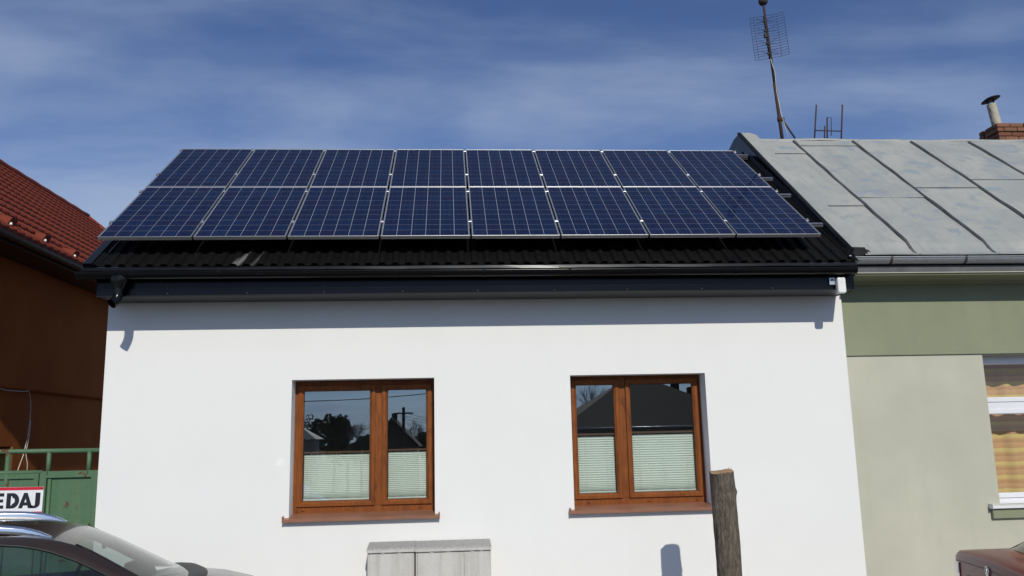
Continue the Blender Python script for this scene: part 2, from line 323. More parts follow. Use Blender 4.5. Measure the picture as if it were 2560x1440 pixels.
def brick_mat():
    t = NT('old_brick'); oi = t.n('ShaderNodeObjectInfo'); g = t.n('ShaderNodeNewGeometry')
    c = t.ramp(oi.outputs['Random'], ((0, (0.15, 0.055, 0.032)), (0.4, (0.22, 0.08, 0.045)), (0.75, (0.17, 0.085, 0.055)), (1, (0.26, 0.11, 0.06))))
    n = t.noise(g.outputs['Position'], 14, 6, 0.7)
    c = t.mix(t.ramp(n, ((0.5, (0, 0, 0)), (0.75, (0.7, 0.7, 0.7)))), c, (0.13, 0.11, 0.06))
    t.set(Base_Color=c, Roughness=0.95); t.bump(n, 0.6, 0.01); MATS['old_brick'] = t.m
brick_mat()

# ------------------------------------------------------------------ geometry helpers
class B:
    def __init__(s): s.v = []; s.f = []; s.sm = []
    def add(s, vs_, fs, smooth=False):
        o = len(s.v); s.v += [tuple(p) for p in vs_]; s.f += [tuple(i+o for i in f) for f in fs]; s.sm += [smooth]*len(fs); return s
    def box(s, a, b, bev=0.0):
        x0, y0, z0 = [min(a[i], b[i]) for i in range(3)]; x1, y1, z1 = [max(a[i], b[i]) for i in range(3)]
        if not bev:
            return s.add([(x0,y0,z0),(x1,y0,z0),(x1,y1,z0),(x0,y1,z0),(x0,y0,z1),(x1,y0,z1),(x1,y1,z1),(x0,y1,z1)],
                         [(0,3,2,1),(4,5,6,7),(0,1,5,4),(1,2,6,5),(2,3,7,6),(3,0,4,7)])
        e = bev; V = []; F = []
        for z, i in ((z0, e), (z0+e, 0), (z1-e, 0), (z1, e)):
            V += [(x0+i+e*(i == 0), y0+i, z), (x1-i-e*(i == 0), y0+i, z), (x1-i, y0+i+e*(i == 0), z), (x1-i, y1-i-e*(i == 0), z), (x1-i-e*(i == 0), y1-i, z), (x0+i+e*(i == 0), y1-i, z), (x0+i, y1-i-e*(i == 0), z), (x0+i, y0+i+e*(i == 0), z)]
        for k in range(3):
            for j in range(8): F.append((k*8+j, k*8+(j+1) % 8, k*8+8+(j+1) % 8, k*8+8+j))
        F.append(tuple(range(7, -1, -1))); F.append(tuple(range(24, 32)))
        return s.add(V, F)
    def prism(s, poly, axis, a, b):      # polygon in the plane normal to axis, extruded a..b
        n = len(poly)
        def P(p, t): return {0: (t, p[0], p[1]), 1: (p[0], t, p[1]), 2: (p[0], p[1], t)}[axis]
        V = [P(p, a) for p in poly]+[P(p, b) for p in poly]
        F = [tuple(range(n-1, -1, -1)), tuple(range(n, 2*n))]+[(i, (i+1) % n, n+(i+1) % n, n+i) for i in range(n)]
        return s.add(V, F)
    def tube(s, pts, r, seg=10, cap=True, smooth=True):
        pts = [Vector(p) for p in pts]; rs = r if isinstance(r, (list, tuple)) else [r]*len(pts)
        V = []; F = []; up = None
        for i, p in enumerate(pts):
            t = (pts[min(i+1, len(pts)-1)]-pts[max(i-1, 0)]).normalized()
            if up is None: up = Vector((0, 0, 1)) if abs(t.z) < 0.9 else Vector((1, 0, 0))
            a = t.cross(up).normalized(); b = a.cross(t).normalized(); up = b
            for k in range(seg):
                q = 2*pi*k/seg; V.append(p+(a*cos(q)+b*sin(q))*rs[i])
        for i in range(len(pts)-1):
            for k in range(seg): F.append((i*seg+k, i*seg+(k+1) % seg, (i+1)*seg+(k+1) % seg, (i+1)*seg+k))
        s.add(V, F, smooth)
        if cap:
            o = len(s.v)-len(V); n = len(pts)-1
            s.f += [tuple(o+k for k in range(seg-1, -1, -1)), tuple(o+n*seg+k for k in range(seg))]; s.sm += [False]*2
        return s
    def grid(s, rows, smooth=True, closed=False):
        n = len(rows[0]); V = [p for r in rows for p in r]; F = []
        for i in range(len(rows)-1):
            for j in range(n if closed else n-1): F.append((i*n+j, i*n+(j+1) % n, (i+1)*n+(j+1) % n, (i+1)*n+j))
        return s.add(V, F, smooth)
    def lathe(s, prof, c, seg=24, smooth=True, axis=2):
        rows = []
        for r, z in prof:
            rows.append([tuple((Vector(c)+({2: Vector((r*cos(2*pi*k/seg), r*sin(2*pi*k/seg), z)), 1: Vector((r*cos(2*pi*k/seg), z, r*sin(2*pi*k/seg)))}[axis]))[:]) for k in range(seg)])
        return s.grid(rows, smooth, True)
    def mesh(s, name, mat, off=(0, 0, 0)):
        me = bpy.data.meshes.new(name); ox, oy, oz = off
        me.from_pydata([(x-ox, y-oy, z-oz) for x, y, z in s.v], [], s.f)
        me.polygons.foreach_set('use_smooth', s.sm); me.materials.append(MATS[mat] if isinstance(mat, str) else mat)
        me.update(); return me
ORG = {}
def tag(o, label=None, cat=None, group=None, kind=None):
    for k, v in (('label', label), ('category', cat), ('group', group), ('kind', kind)):
        if v: o[k] = v
    return o
def thing(name, label, cat, loc=(0, 0, 0), rot=(0, 0, 0), group=None, local=False):
    o = bpy.data.objects.new(name, None); o.empty_display_size = 0.1; col.objects.link(o)
    o.location = loc; o.rotation_euler = rot; ORG[o.name] = (0, 0, 0) if local else tuple(loc)
    return tag(o, label, cat, group)
def part(name, b, mat, parent, label=None, kind=None):
    org = ORG[parent.name] if parent else (0, 0, 0)
    me = b if isinstance(b, bpy.types.Mesh) else b.mesh(name, mat, org)
    o = bpy.data.objects.new(name, me); col.objects.link(o)
    if parent: o.parent = parent
    ORG[o.name] = org
    return tag(o, label, None, None, kind)
def single(name, b, mat, label, cat, loc, group=None):
    o = bpy.data.objects.new(name, b.mesh(name, mat, loc)); o.location = loc; col.objects.link(o); ORG[o.name] = tuple(loc)
    return tag(o, label, cat, group)
def inst(name, me, parent, loc, rot=(0, 0, 0), sc=None):
    o = bpy.data.objects.new(name, me); col.objects.link(o); o.parent = parent; o.location = loc; o.rotation_euler = rot
    if sc: o.scale = sc
    return o
def structure(name, b, mat):
    o = bpy.data.objects.new(name, b.mesh(name, mat)); col.objects.link(o); o['kind'] = 'structure'; ORG[o.name] = (0, 0, 0); return o
def cells_wall(xs, zs, holes, y0, y1):
    """wall slab between planes y0 (outside) and y1 with rectangular openings; cells share vertices"""
    b = B(); nx, nz = len(xs), len(zs)
    V = [(x, y, z) for y in (y0, y1) for z in zs for x in xs]
    idx = lambda i, k, l: l*nx*nz+k*nx+i
    solid = lambda i, k: 0 <= i < nx-1 and 0 <= k < nz-1 and (i, k) not in holes
    F = []
    for i in range(nx-1):
        for k in range(nz-1):
            if not solid(i, k): continue
            F.append((idx(i, k, 0), idx(i+1, k, 0), idx(i+1, k+1, 0), idx(i, k+1, 0)))
            F.append((idx(i, k+1, 1), idx(i+1, k+1, 1), idx(i+1, k, 1), idx(i, k, 1)))
            if not solid(i-1, k): F.append((idx(i, k, 0), idx(i, k+1, 0), idx(i, k+1, 1), idx(i, k, 1)))
            if not solid(i+1, k): F.append((idx(i+1, k, 0), idx(i+1, k, 1), idx(i+1, k+1, 1), idx(i+1, k+1, 0)))
            if not solid(i, k-1): F.append((idx(i, k, 0), idx(i, k, 1), idx(i+1, k, 1), idx(i+1, k, 0)))
            if not solid(i, k+1): F.append((idx(i, k+1, 0), idx(i+1, k+1, 0), idx(i+1, k+1, 1), idx(i, k+1, 1)))
    return b.add(V, F)
def smooth01(t): t = max(0, min(1, t)); return t*t*(3-2*t)

# ================================================================== GROUND
def ground_z(y):
    return -3.8*smooth01((-15.5-y)/26.0) if y < -15.5 else 0.0
b = B(); ys = [-900, -300, -120, -70]+[-48+2*i for i in range(18)]+[-9, 0, 60, 300, 900]; xs_ = [-900, -200, -60, -20, 0, 20, 60, 200, 900]
b.grid([[(x, y, ground_z(y)-0.012) for x in xs_] for y in ys]); structure('ground', b, 'earth')
structure('road', B().box((-60, -13.0, -0.30), (70, -1.85, -0.004)), 'asphalt')
structure('pavement', B().box((-60, -1.70, -0.2), (70, 0.129, 0.11)), 'paving')
structure('kerb', B().box((-60, -1.85, -0.2), (70, -1.703, 0.116)), 'kerb_stone')
structure('far_pavement', B().box((-60, -14.6, -0.2), (70, -13.003, 0.10)), 'paving')
structure('driveway', B().box((-2.35, 0.133, -0.2), (-0.02, 14, 0.06)), 'asphalt')

# ================================================================== WHITE HOUSE
A = radians(36.2); CA, SA = cos(A), sin(A)
YW = 0.13          # plane of the white wall
XL, XR = -0.010, 8.472
FX0, FX1 = 0.042, 8.408      # ends of the boxed eaves
house = thing('white_house', 'white rendered house with black eaves and solar panels on its roof', 'house', (XL, YW, 0))
W1 = (2.031, 3.6176, 1.1687, 2.6711); W2 = (5.171, 6.752, 1.1687, 2.6850)
RD = YW+0.232
part('front_wall', cells_wall([XL, W1[0], W1[1], W2[0], W2[1], XR], [0.0, 1.1687, 2.678, 3.60], {(1, 1), (3, 1)}, YW, YW+0.42), 'white_plaster', house)
RZ = lambda y: 3.90+(min(y, 5.86-y)+0.36)*SA/CA     # roof plane height over the house
gab = [(YW+0.423, 0.0), (5.1, 0.0), (5.1, RZ(5.1)-0.12), (2.75, RZ(2.75)-0.12), (YW+0.423, RZ(YW+0.423)-0.12)]
part('gable_wall', B().prism(gab, 0, XL, XL+0.35), 'white_plaster', house)
part('gable_wall', B().prism(gab, 0, XR-0.35, XR), 'white_plaster', house)
part('back_wall', B().box((XL, 5.103, 0), (XR, 5.45, 3.75)), 'white_plaster', house)
part('ceiling', B().box((XL+0.36, YW+0.425, 3.0), (XR-0.36, 5.1, 3.2)), 'room_wall', house)
part('floor', B().box((XL+0.36, YW+0.425, 0.0), (XR-0.36, 5.1, 0.45)), 'room_wall', house)
part('partition_wall', B().box((4.2, YW+0.425, 0.452), (4.35, 5.1, 2.998)), 'room_wall', house)

def ring(b, x0, x1, z0, z1, prof, smooth=False):      # mitred rectangular ring, prof = (inset, y)
    rows = []
    for d, y in prof+[prof[0]]:
        rows.append([(x0+d, y, z0+d), (x1-d, y, z0+d), (x1-d, y, z1-d), (x0+d, y, z1-d)])
    n = len(b.v); b.grid(rows, smooth, True); return b
def pane_quad(x0, x1, z0, z1, y): return B().add([(x0, y, z0), (x1, y, z0), (x1, y, z1), (x0, y, z1)], [(0, 1, 2, 3)])
def make_window(W, flip, blind_frac, who):
    x0, x1, z0, z1 = W; z0 += 0.022
    y = RD; wd = x1-x0; kq = wd/1.567
    mxf = (lambda q: x1-q*kq) if flip else (lambda q: x0+q*kq)
    def rng(a, c): p, q = mxf(a), mxf(c); return (min(p, q), max(p, q))
    fb = B(); f = 0.045
    fb.box((x0, y, z0), (x1, y+0.07, z0+0.088)); fb.box((x0, y, z1-f), (x1, y+0.07, z1))
    fb.box((x0, y, z0+0.088), (x0+f, y+0.07, z1-f)); fb.box((x1-f, y, z0+0.088), (x1, y+0.07, z1-f))
    m0, m1 = rng(0.892, 0.977); fb.box((m0, y-0.003, z0+0.088), (m1, y+0.07, z1-f), 0.004)
    win = part('window', fb, 'oak_foil', house, 'wood brown two part window '+who)
    panes = []
    for a, c in ((0.038, 0.896), (0.973, 1.532)):
        s0, s1 = rng(a, c); zb, zt = z0+0.083, z1-0.048
        sb = B(); ring(sb, s0, s1, zb, zt, [(0.0, y+0.06), (0.0, y-0.018), (0.004, y-0.024), (0.036, y-0.024), (0.041, y-0.020), (0.060, y-0.002), (0.062, y+0.06)])
        part('sash', sb, 'oak_foil', win)
        gs = B(); ring(gs, s0+0.052, s1-0.052, zb+0.052, zt-0.052, [(0.0, y+0.012), (0.0, y+0.006), (0.011, y+0.002), (0.013, y+0.012)])
        part('gasket', gs, 'dark_rubber', win)
        part('pane', pane_quad(s0+0.055, s1-0.055, zb+0.055, zt-0.055, y+0.013), 'window_glass', win)
        panes.append((s0+0.062, s1-0.062, zb+0.062, zt-0.062))
    for q in (0.11, 0.60, 1.42) if not flip else (0.20, 0.90, 1.47):
        cx = x0+q; part('drain_cover', B().box((cx-0.014, y-0.006, z0+0.036), (cx+0.014, y-0.0005, z0+0.043)), 'black_sheet', win)
    # sill sheet with upturned ends
    sx0, sx1 = x0-0.048, x1+0.042; sb = B()
    sb.prism([(y-0.001, z0+0.014), (YW-0.001, z0-0.010), (YW-0.001, z0-0.018), (y-0.001, z0-0.003)], 0, x0+0.001, x1-0.001)
    sb.prism([(YW-0.002, z0-0.010), (YW-0.072, z0-0.022), (YW-0.078, z0-0.026), (YW-0.078, z0-0.052), (YW-0.070, z0-0.052), (YW-0.070, z0-0.032), (YW-0.002, z0-0.018)], 0, sx0, sx1)
    part('sill', sb, 'sill_brown', win)
    for ex in (sx0-0.012, sx1): part('sill_cap', B().box((ex, YW-0.082, z0-0.056), (ex+0.012, YW-0.003, z0+0.012), 0.003), 'sill_brown', win)
    return panes
pan1 = make_window(W1, False, 0, 'on the side towards the green gate')
pan2 = make_window(W2, True, 0, 'beside the tall cut stump')

def make_blind(p, h, label):
    x0, x1, z0, z1 = p
    bl = thing('pleated_blind', label, 'blind', ((x0+x1)/2, RD+0.05, z0), group='half raised pleated window blinds')
    n = 26; rows = []; tot = sum(1.0 if k > 5 else 0.35+0.1*k for k in range(n)); z = z0+0.022
    for k in range(n):
        st = (1.0 if k > 5 else 0.35+0.1*k)*(h-0.05)/tot
        for q, dy in ((0.0, 0.0), (0.5, -0.016)):
            sag = 0.004*max(0, 6-k)/6
            rows.append([(x0+0.006+(x1-x0-0.012)*i/8, RD+0.056+dy, z+q*st+sag*(1 if i % 2 else 0)) for i in range(9)])
        z += st
    fb = B().grid(rows, False); part('pleated_fabric', fb, 'blind_fabric', bl)
    part('top_rail', B().box((x0+0.002, RD+0.035, z0+h-0.024), (x1-0.002, RD+0.062, z0+h), 0.003), 'bronze_rail', bl)
    part('bottom_rail', B().box((x0+0.002, RD+0.035, z0+0.001), (x1-0.002, RD+0.062, z0+0.020), 0.003), 'blind_fabric', bl)
    for q in (0.12, 0.5, 0.88) if x1-x0 > 0.6 else (0.22, 0.78):
        cx = x0+(x1-x0)*q; part('pull_cord', B().tube([(cx, RD+0.036, z0+0.02), (cx, RD+0.036, z0+h-0.02)], 0.0012, 5), 'white_plastic', bl)
make_blind(pan1[0], 0.545, 'mint pleated blind in the wide sash of the window towards the green gate')
make_blind(pan1[1], 0.555, 'mint pleated blind in the narrow sash of the window towards the green gate')
make_blind(pan2[1], 0.680, 'mint pleated blind in the narrow sash of the window beside the stump')
make_blind(pan2[0], 0.690, 'mint pleated blind in the wide sash of the window beside the stump')

# ---- eaves: boxed fascia, soffit, drip edge, gutter
FY = -0.33
part('soffit', B().box((FX0+0.002, FY+0.012, 3.569), (FX1-0.002, YW-0.003, 3.585)), 'soffit_black', house)
n_f = 5; L = (FX1-FX0)/n_f
for k in range(n_f):
    a, c = FX0+k*L-(0.03 if k else 0), FX0+(k+1)*L
    yy = FY-0.0016*(k % 2)
    fb = B().prism([(yy, 3.576), (yy-0.002, 3.628), (yy+0.004, 3.632), (yy+0.004, 3.82), (yy+0.011, 3.82), (yy+0.011, 3.576)], 0, a, c)
    f_o = part('fascia_sheet', fb, 'navy_sheet', house)
    part('fold', B().box((a, yy-0.006, 3.562), (c, yy+0.012, 3.5745)), 'black_sheet', f_o)
    for sx in ((a+c)/2-0.1, c-0.10):
        for sz in (3.592, 3.660): part('screw', B().lathe([(0.0, -0.006), (0.006, -0.005), (0.007, 0.0)], (sx, yy-0.001, sz), 8, True, 1), 'seam_dark', f_o)
part('fascia_end', B().box((FX0-0.004, FY-0.004, 3.563), (FX0-0.0005, YW-0.003, 3.82)), 'navy_sheet', house)
part('fascia_end', B().box((FX1+0.0005, FY-0.004, 3.563), (FX1+0.004, YW-0.003, 3.82)), 'navy_sheet', house)
part('eave_board', B().box((FX0-0.1, FY+0.015, 3.822), (FX1+0.02, YW-0.02, 3.845)), 'black_sheet', house)
n_d = 5; L = 8.5/n_d
for k in range(n_d):       # drip edge sheets with their own slight waviness
    a, c = -0.09+k*L, -0.09+(k+1)*L+0.02; rows = []
    for i in range(9):
        x = a+(c-a)*i/8; q = 0.0018*sin(3.1*x+k)+0.001*sin(7.7*x); o = 0.0012*(k % 2)
        rows.append([(x, -0.30, 3.908+q), (x, -0.395-o, 3.872+q), (x, -0.412-o, 3.862+q), (x, -0.4205-o-0.3*q, 3.830+q), (x, -0.414, 3.824+q), (x, -0.405, 3.845+q)])
    part('drip_edge', B().grid(rows, False), 'drip_sheet', house)
GY, GZ, GR = -0.430, 3.793, 0.062
def gutter_profile(cy, cz, r, bead):
    o = [(cy-r*cos(t), cz-r*sin(t)) for t in [pi*i/16 for i in range(17)]]
    i_ = [(cy-(r-0.003)*cos(t), cz-(r-0.003)*sin(t)) for t in [pi*i/16 for i in range(16, -1, -1)]]
    bd = [(cy-r-bead*0.2+bead*cos(q), cz+bead*0.6+bead*sin(q)) for q in [pi*0.15+2*pi*0.82*i/9 for i in range(10)]]
    return o, i_, bd
def gutter(parent, cy, cz, r, xa, xb, mat, bead, brackets, bmat, slope=0.0):
    o, i_, bd = gutter_profile(cy, cz, r, bead); g = B(); nx = 24
    X = [xa+(xb-xa)*k/nx for k in range(nx+1)]
    g.grid([[(x, p[0], p[1]+slope*(x-xa)) for p in o+i_] for x in X], True)
    go = part('gutter', g, mat, parent)
    part('bead', B().grid([[(x, p[0], p[1]+slope*(x-xa)) for p in bd] for x in X], True, True), mat, go)
    for x, s in ((xa, -1), (xb, 1)):
        part('end_cap', B().prism([(p[0], p[1]+slope*(x-xa)) for p in o], 0, x, x+0.004*s), mat, go)
    for x in brackets:
        rr = r+0.004; dz = slope*(x-xa)
        oo = [(cy-rr*cos(t), cz-rr*sin(t)+dz) for t in [pi*i/14-0.12 for i in range(15)]]; ii = [(cy-(rr-0.0035)*cos(t), cz-(rr-0.0035)*sin(t)+dz) for t in [pi*i/14-0.12 for i in range(14, -1, -1)]]
        bb = B().prism(oo+ii, 0, x-0.014, x+0.014)
        bb.box((x-0.014, cy-r-0.012, cz+dz+0.006), (x+0.014, cy-r+0.006, cz+dz+0.016)); bb.box((x-0.014, cy+r-0.004, cz+dz+0.0), (x+0.014, cy+r+0.03, cz+dz+0.018))
        part('bracket', bb, bmat, go)
    return go
gut = gutter(house, GY, GZ, GR, -0.13, 8.395, 'gutter_black', 0.008, [0.46, 1.35, 2.28, 3.22, 4.18, 5.12, 6.06, 7.0, 7.86], 'gutter_black', -0.0008)
ob = B(); OX = 0.305   # funnel shaped outlet
ob.grid([[(OX+sx*cos(q), GY+sy*sin(q), z) for q in [2*pi*k/20 for k in range(20)]] for sx, sy, z in ((0.094, 0.064, 3.765), (0.096, 0.066, 3.735), (0.084, 0.062, 3.700), (0.058, 0.054, 3.645), (0.053, 0.053, 3.630))], True, True)
part('outlet', ob, 'gutter_black', gut)
pb = B(); path = [(OX, GY, 3.650), (OX, GY, 3.585), (OX-0.002, GY-0.004, 3.545), (OX-0.012, GY-0.018, 3.508), (OX-0.028, GY-0.040, 3.478), (OX-0.040, GY-0.058, 3.462)]
pb.tube(path, [0.050]*5+[0.0515], 20, False); pb.tube(path, [0.046]*6, 20, False)
part('elbow', pb, 'gutter_black', gut)

# ---- roof: ribbed sheets, verge trim, ridge
RY0, RZ0 = -0.36, 3.892
def rp(x, t, n, y0=RY0, z0=RZ0): return (x, y0+t*CA-n*SA, z0+t*SA+n*CA)
RL = (2.75-RY0)/CA
roof = part('roof', B().add([rp(-0.09, 0.06, -0.012), rp(8.49, 0.06, -0.012), rp(8.49, RL, -0.012), rp(-0.09, RL, -0.012), rp(-0.09, 0.06, -0.05), rp(8.49, 0.06, -0.05), rp(8.49, RL, -0.05), rp(-0.09, RL, -0.05)],
      [(0,1,2,3),(7,6,5,4),(0,4,5,1),(1,5,6,2),(2,6,7,3),(3,7,4,0)]), 'black_sheet', house)
per = 0.1455; nper = 59; x00 = -0.085
prof = [(0.0, 0.0), (0.048, 0.0), (0.060, 0.016), (0.070, 0.024), (0.092, 0.026), (0.112, 0.024), (0.124, 0.014), (0.136, 0.0)]
k0 = 0
while k0 < nper:
    k1 = min(nper, k0+8); pts = []
    for k in range(k0, k1): pts += [(x00+k*per+a, h) for a, h in prof]
    pts.append((x00+k1*per, 0.0))
    j = random.uniform(-0.004, 0.004); up = 0.001*((k0//8) % 2)
    rows = [[rp(x, t+j, h*1.0+up-e) for x, h in pts] for t, e in ((0.0, 0.004), (0.002, 0.0), (0.36, 0.0), (0.362, 0.010), (0.72, 0.0), (0.722, 0.010), (1.2, 0.0), (RL, 0.0))]
    part('roof_sheet', B().grid(rows, False), 'roof_black', roof)
    k0 = k1
b2 = B(); back = [(8.49 if i else -0.09, y, z) for y, z in ((2.75, RZ(2.75)), (5.86, RZ(-0.36))) for i in (0, 1)]
b2.add(back+[(x, y, z-0.05) for x, y, z in back], [(0, 1, 3, 2), (4, 6, 7, 5), (0, 2, 6, 4), (1, 5, 7, 3), (2, 3, 7, 6)])
part('back_slope', b2, 'black_sheet', roof)
part('ridge_cap', B().grid([[(x, 2.75+0.11*cos(q), RZ(2.75)-0.06+0.11*sin(q)) for q in [pi*(0.05+0.9*k/8) for k in range(9)]] for x in (-0.1, 8.49)]), 'black_sheet', roof)
vb = B()   # left verge trim: flat top strip, upstand and a drop outside
sec = [(-0.10, -0.10), (-0.10, 0.036), (-0.085, 0.040), (-0.008, 0.040), (-0.004, 0.030), (-0.004, 0.012), (0.05, 0.012)]
vb.grid([[rp(x, t, n) for x, n in sec] for t in (-0.012, 0.5, 1.5, RL)], False)
vb.add([rp(x, -0.012, n) for x, n in sec[:4]+[(-0.008, -0.10)]], [(0, 1, 2, 3, 4)])
part('verge_trim', vb, 'navy_sheet', roof)

# ---- little white sensor box screwed to the fascia
sen = thing('sensor_box', 'small white plastic sensor box on the black fascia end', 'sensor', (8.24, FY-0.03, 3.52))
sp = []
hb = B(); X0, X1, Z0, Z1, Y0, Y1 = 8.188, 8.286, 3.517, 3.700, -0.405, -0.345
def rrect(x0, x1, z0, z1, r, n=5):
    o = []
    for cx, cz, q0 in ((x1-r, z1-r, 0), (x0+r, z1-r, pi/2), (x0+r, z0+r, pi), (x1-r, z0+r, 1.5*pi)):
        o += [(cx+r*cos(q0+pi/2*i/n), cz+r*sin(q0+pi/2*i/n)) for i in range(n+1)]
    return o
rows = []
for i, yv in ((0.0, Y1), (0.0, Y0+0.014), (0.004, Y0+0.004), (0.012, Y0)):
    rows.append([(x, yv, z) for x, z in rrect(X0+i, X1-i, Z0+i, Z1-i, 0.020)])
hb.grid(rows, False, True); hb.add(rows[-1], [tuple(range(len(rows[-1])))]); hb.add(rows[0], [tuple(range(len(rows[0])-1, -1, -1))])
part('housing', hb, 'white_plastic', sen)
part('logo_mark', B().box((8.226, -0.4063, 3.639), (8.248, -0.4045, 3.6425)), 'galvanised', sen)
br = part('mounting_bracket', B().box((8.118, -0.352, 3.622), (8.1855, -0.345, 3.700)).box((8.118, -0.345, 3.64), (8.128, -0.3345, 3.69)).box((8.176, -0.345, 3.64), (8.1855, -0.3345, 3.69)), 'bright_aluminium', sen)
part('bolt', B().lathe([(0, -0.012), (0.010, -0.010), (0.011, 0.0)], (8.150, -0.352, 3.676), 10, True, 1), 'dark_rubber', br)

# ================================================================== SOLAR PANELS
PW, PG, PH, PGR = 0.992, 0.022, 1.65, 0.012
PO = Vector((0.0, -0.31, 4.227))
def pp(x, t, n): return PO+Vector((x, t*CA-n*SA, t*SA+n*CA))
fb = B(); fw = 0.0115
ring_rows = []
for d, z in ((0.0, -0.040), (0.0, -0.001), (0.001, 0.0), (fw-0.001, 0.0), (fw, -0.001), (fw, -0.0075), (0.002, -0.0075), (0.002, -0.038), (0.028, -0.038), (0.028, -0.040), (0.0, -0.040)):
    ring_rows.append([(d, d, z), (PW-d, d, z), (PW-d, PH-d, z), (d, PH-d, z)])
frame_me = fb.grid(ring_rows, False, True).mesh('panel_frame', 'aluminium')
back_me = B().box((0.004, 0.004, -0.0070), (PW-0.004, PH-0.004, -0.0045)).mesh('panel_back', 'backsheet')
glass_me = B().add([(fw, fw, -0.0015), (PW-fw, fw, -0.0015), (PW-fw, PH-fw, -0.0015), (fw, PH-fw, -0.0015)], [(0, 1, 2, 3)]).mesh('panel_cover', 'panel_glass')
CS, CGX, CGY = 0.1565, 0.0043, 0.0048
cell_me = B().box((0, 0, -0.0044), (CS, CS, -0.0034)).mesh('solar_cell', 'solar_cell')
jb_me = B().box((PW/2-0.06, PH-0.24, -0.032), (PW/2+0.06, PH-0.12, -0.0075)).mesh('junction_box', 'dark_rubber')
ordn = ['first', 'second', 'third', 'fourth', 'fifth', 'sixth', 'seventh', 'eighth']
cx0 = (PW-6*CS-5*CGX)/2; cy0 = (PH-10*CS-9*CGY)/2
for j in range(2):
    for i in range(8):
        lab = 'blue solar panel, %s from the red tiled roof in the %s row' % (ordn[i], ('lower', 'upper')[j])
        p = pp(i*(PW+PG), j*(PH+PGR), 0)
        t = thing('solar_panel', lab, 'solar panel', p, (A+random.uniform(-0.0012, 0.0012), random.uniform(-0.001, 0.001), 0), 'solar panels on the black roof', local=True)
        inst('frame', frame_me, t, (0, 0, 0)); inst('backsheet', back_me, t, (0, 0, 0)); inst('cover_glass', glass_me, t, (0, 0, 0)); inst('junction_box', jb_me, t, (0, 0, 0))
        for a in range(6):
            for c in range(10): inst('solar_cell', cell_me, t, (cx0+a*(CS+CGX), cy0+c*(CS+CGY), 0))
rail_lab = ['lowest aluminium rail under the solar panels, nearest the gutter', 'aluminium rail under the upper half of the lower solar panel row', 'aluminium rail under the lower half of the upper solar panel row', 'topmost aluminium rail under the solar panels, nearest the ridge']
clamp_me = B().box((-0.018, -0.026, 0.0), (0.018, 0.026, 0.006), 0.002).box((-0.009, -0.026, -0.04), (0.009, 0.026, 0.0)).lathe([(0.0, 0.016), (0.006, 0.016), (0.008, 0.013), (0.008, 0.006)], (0, 0, 0), 8).mesh('clamp', 'bright_aluminium')
end_me = B().box((-0.016, -0.026, 0.0), (0.022, 0.026, 0.006), 0.002).box((0.003, -0.026, -0.040), (0.022, 0.026, 0.0)).lathe([(0.0, 0.020), (0.006, 0.020), (0.008, 0.016), (0.008, 0.006)], (0.012, 0, 0), 8).mesh('end_clamp', 'bright_aluminium')
hook_me = B().box((-0.018, -0.012, -0.150), (0.018, -0.006, -0.083)).box((-0.018, -0.012, -0.230), (0.018, -0.006, -0.150)).box((-0.03, -0.012, -0.232), (0.03, 0.10, -0.226)).mesh('roof_hook', 'aluminium')
for k, tt in enumerate((0.437, 1.20, 2.151, 2.995)):
    tt = (0.437, 1.475, 2.151, 3.231)[k]
    o = pp(-0.03, tt, 0)
    r_ = thing('mounting_rail', rail_lab[k], 'rail', o, (A, 0, 0), 'mounting rails under the solar panels', local=True)
    sec = [(-0.020, -0.042), (-0.006, -0.042), (-0.006, -0.052), (0.006, -0.052), (0.006, -0.042), (0.020, -0.042), (0.020, -0.058), (0.013, -0.062), (0.020, -0.066), (0.020, -0.083), (-0.020, -0.083), (-0.020, -0.069), (-0.012, -0.065), (-0.012, -0.061), (-0.020, -0.057)]
    part('rail', B().prism(sec, 0, 0, 8.33), 'bright_aluminium', r_)
    for i in range(1, 8): inst('clamp', clamp_me, r_, (0.03+i*(PW+PG)-PG/2, 0, 0))
    inst('end_clamp', end_me, r_, (0.03+8*PW+7*PG, 0, 0)); inst('end_clamp', end_me, r_, (0.03, 0, 0), (0, 0, pi))
    for i in range(9): inst('roof_hook', hook_me, r_, (0.25+i*0.98, 0, 0))

# ================================================================== GREEN AND CREAM NEIGHBOUR
gh = thing('green_house', 'cream and olive green house with pale metal seam roof', 'house', (12.2, 0.1, 0))
GX0, GX1 = 8.478, 16.0; WY = 0.20
gw = (10.198, 11.80, 1.0925, 2.842)
part('lower_wall', cells_wall([GX0, gw[0], gw[1], 13.4, 15.0, GX1], [0.0, gw[2], gw[3], 2.855], {(1, 1), (3, 1)}, WY, WY+0.4), 'cream_plaster', gh)
part('upper_wall', B().box((GX0, WY-0.022, 2.856), (GX1, WY+0.4, 3.70)), 'olive_plaster', gh)
part('groove', B().box((GX0, WY-0.004, 2.8552), (gw[0], WY+0.01, 2.8558)), 'black_sheet', gh)
# moulded cornice under the eaves
part('cornice', B().prism([(WY-0.022, 3.702), (WY-0.06, 3.715), (WY-0.075, 3.735), (-0.215, 3.752), (-0.222, 3.775), (WY+0.3, 3.775)], 0, GX0+0.02, GX1), 'olive_plaster', gh)
part('gable_wall', B().prism([(WY+0.402, 0), (5.9, 0), (5.9, 4.0), (3.0, 6.4), (WY+0.402, 4.15)], 0, GX0+0.004, GX0+0.35), 'grey_plaster', gh)
part('gable_wall', B().prism([(WY+0.402, 0), (5.9, 0), (5.9, 4.0), (3.0, 6.4), (WY+0.402, 4.15)], 0, GX1-0.35, GX1), 'grey_plaster', gh)
part('back_wall', B().box((GX0+0.36, 5.6, 0), (GX1-0.36, 5.9, 4.0)), 'grey_plaster', gh)
part('ceiling', B().box((GX0+0.36, WY+0.404, 3.1), (GX1-0.36, 5.59, 3.3)), 'room_wall', gh)
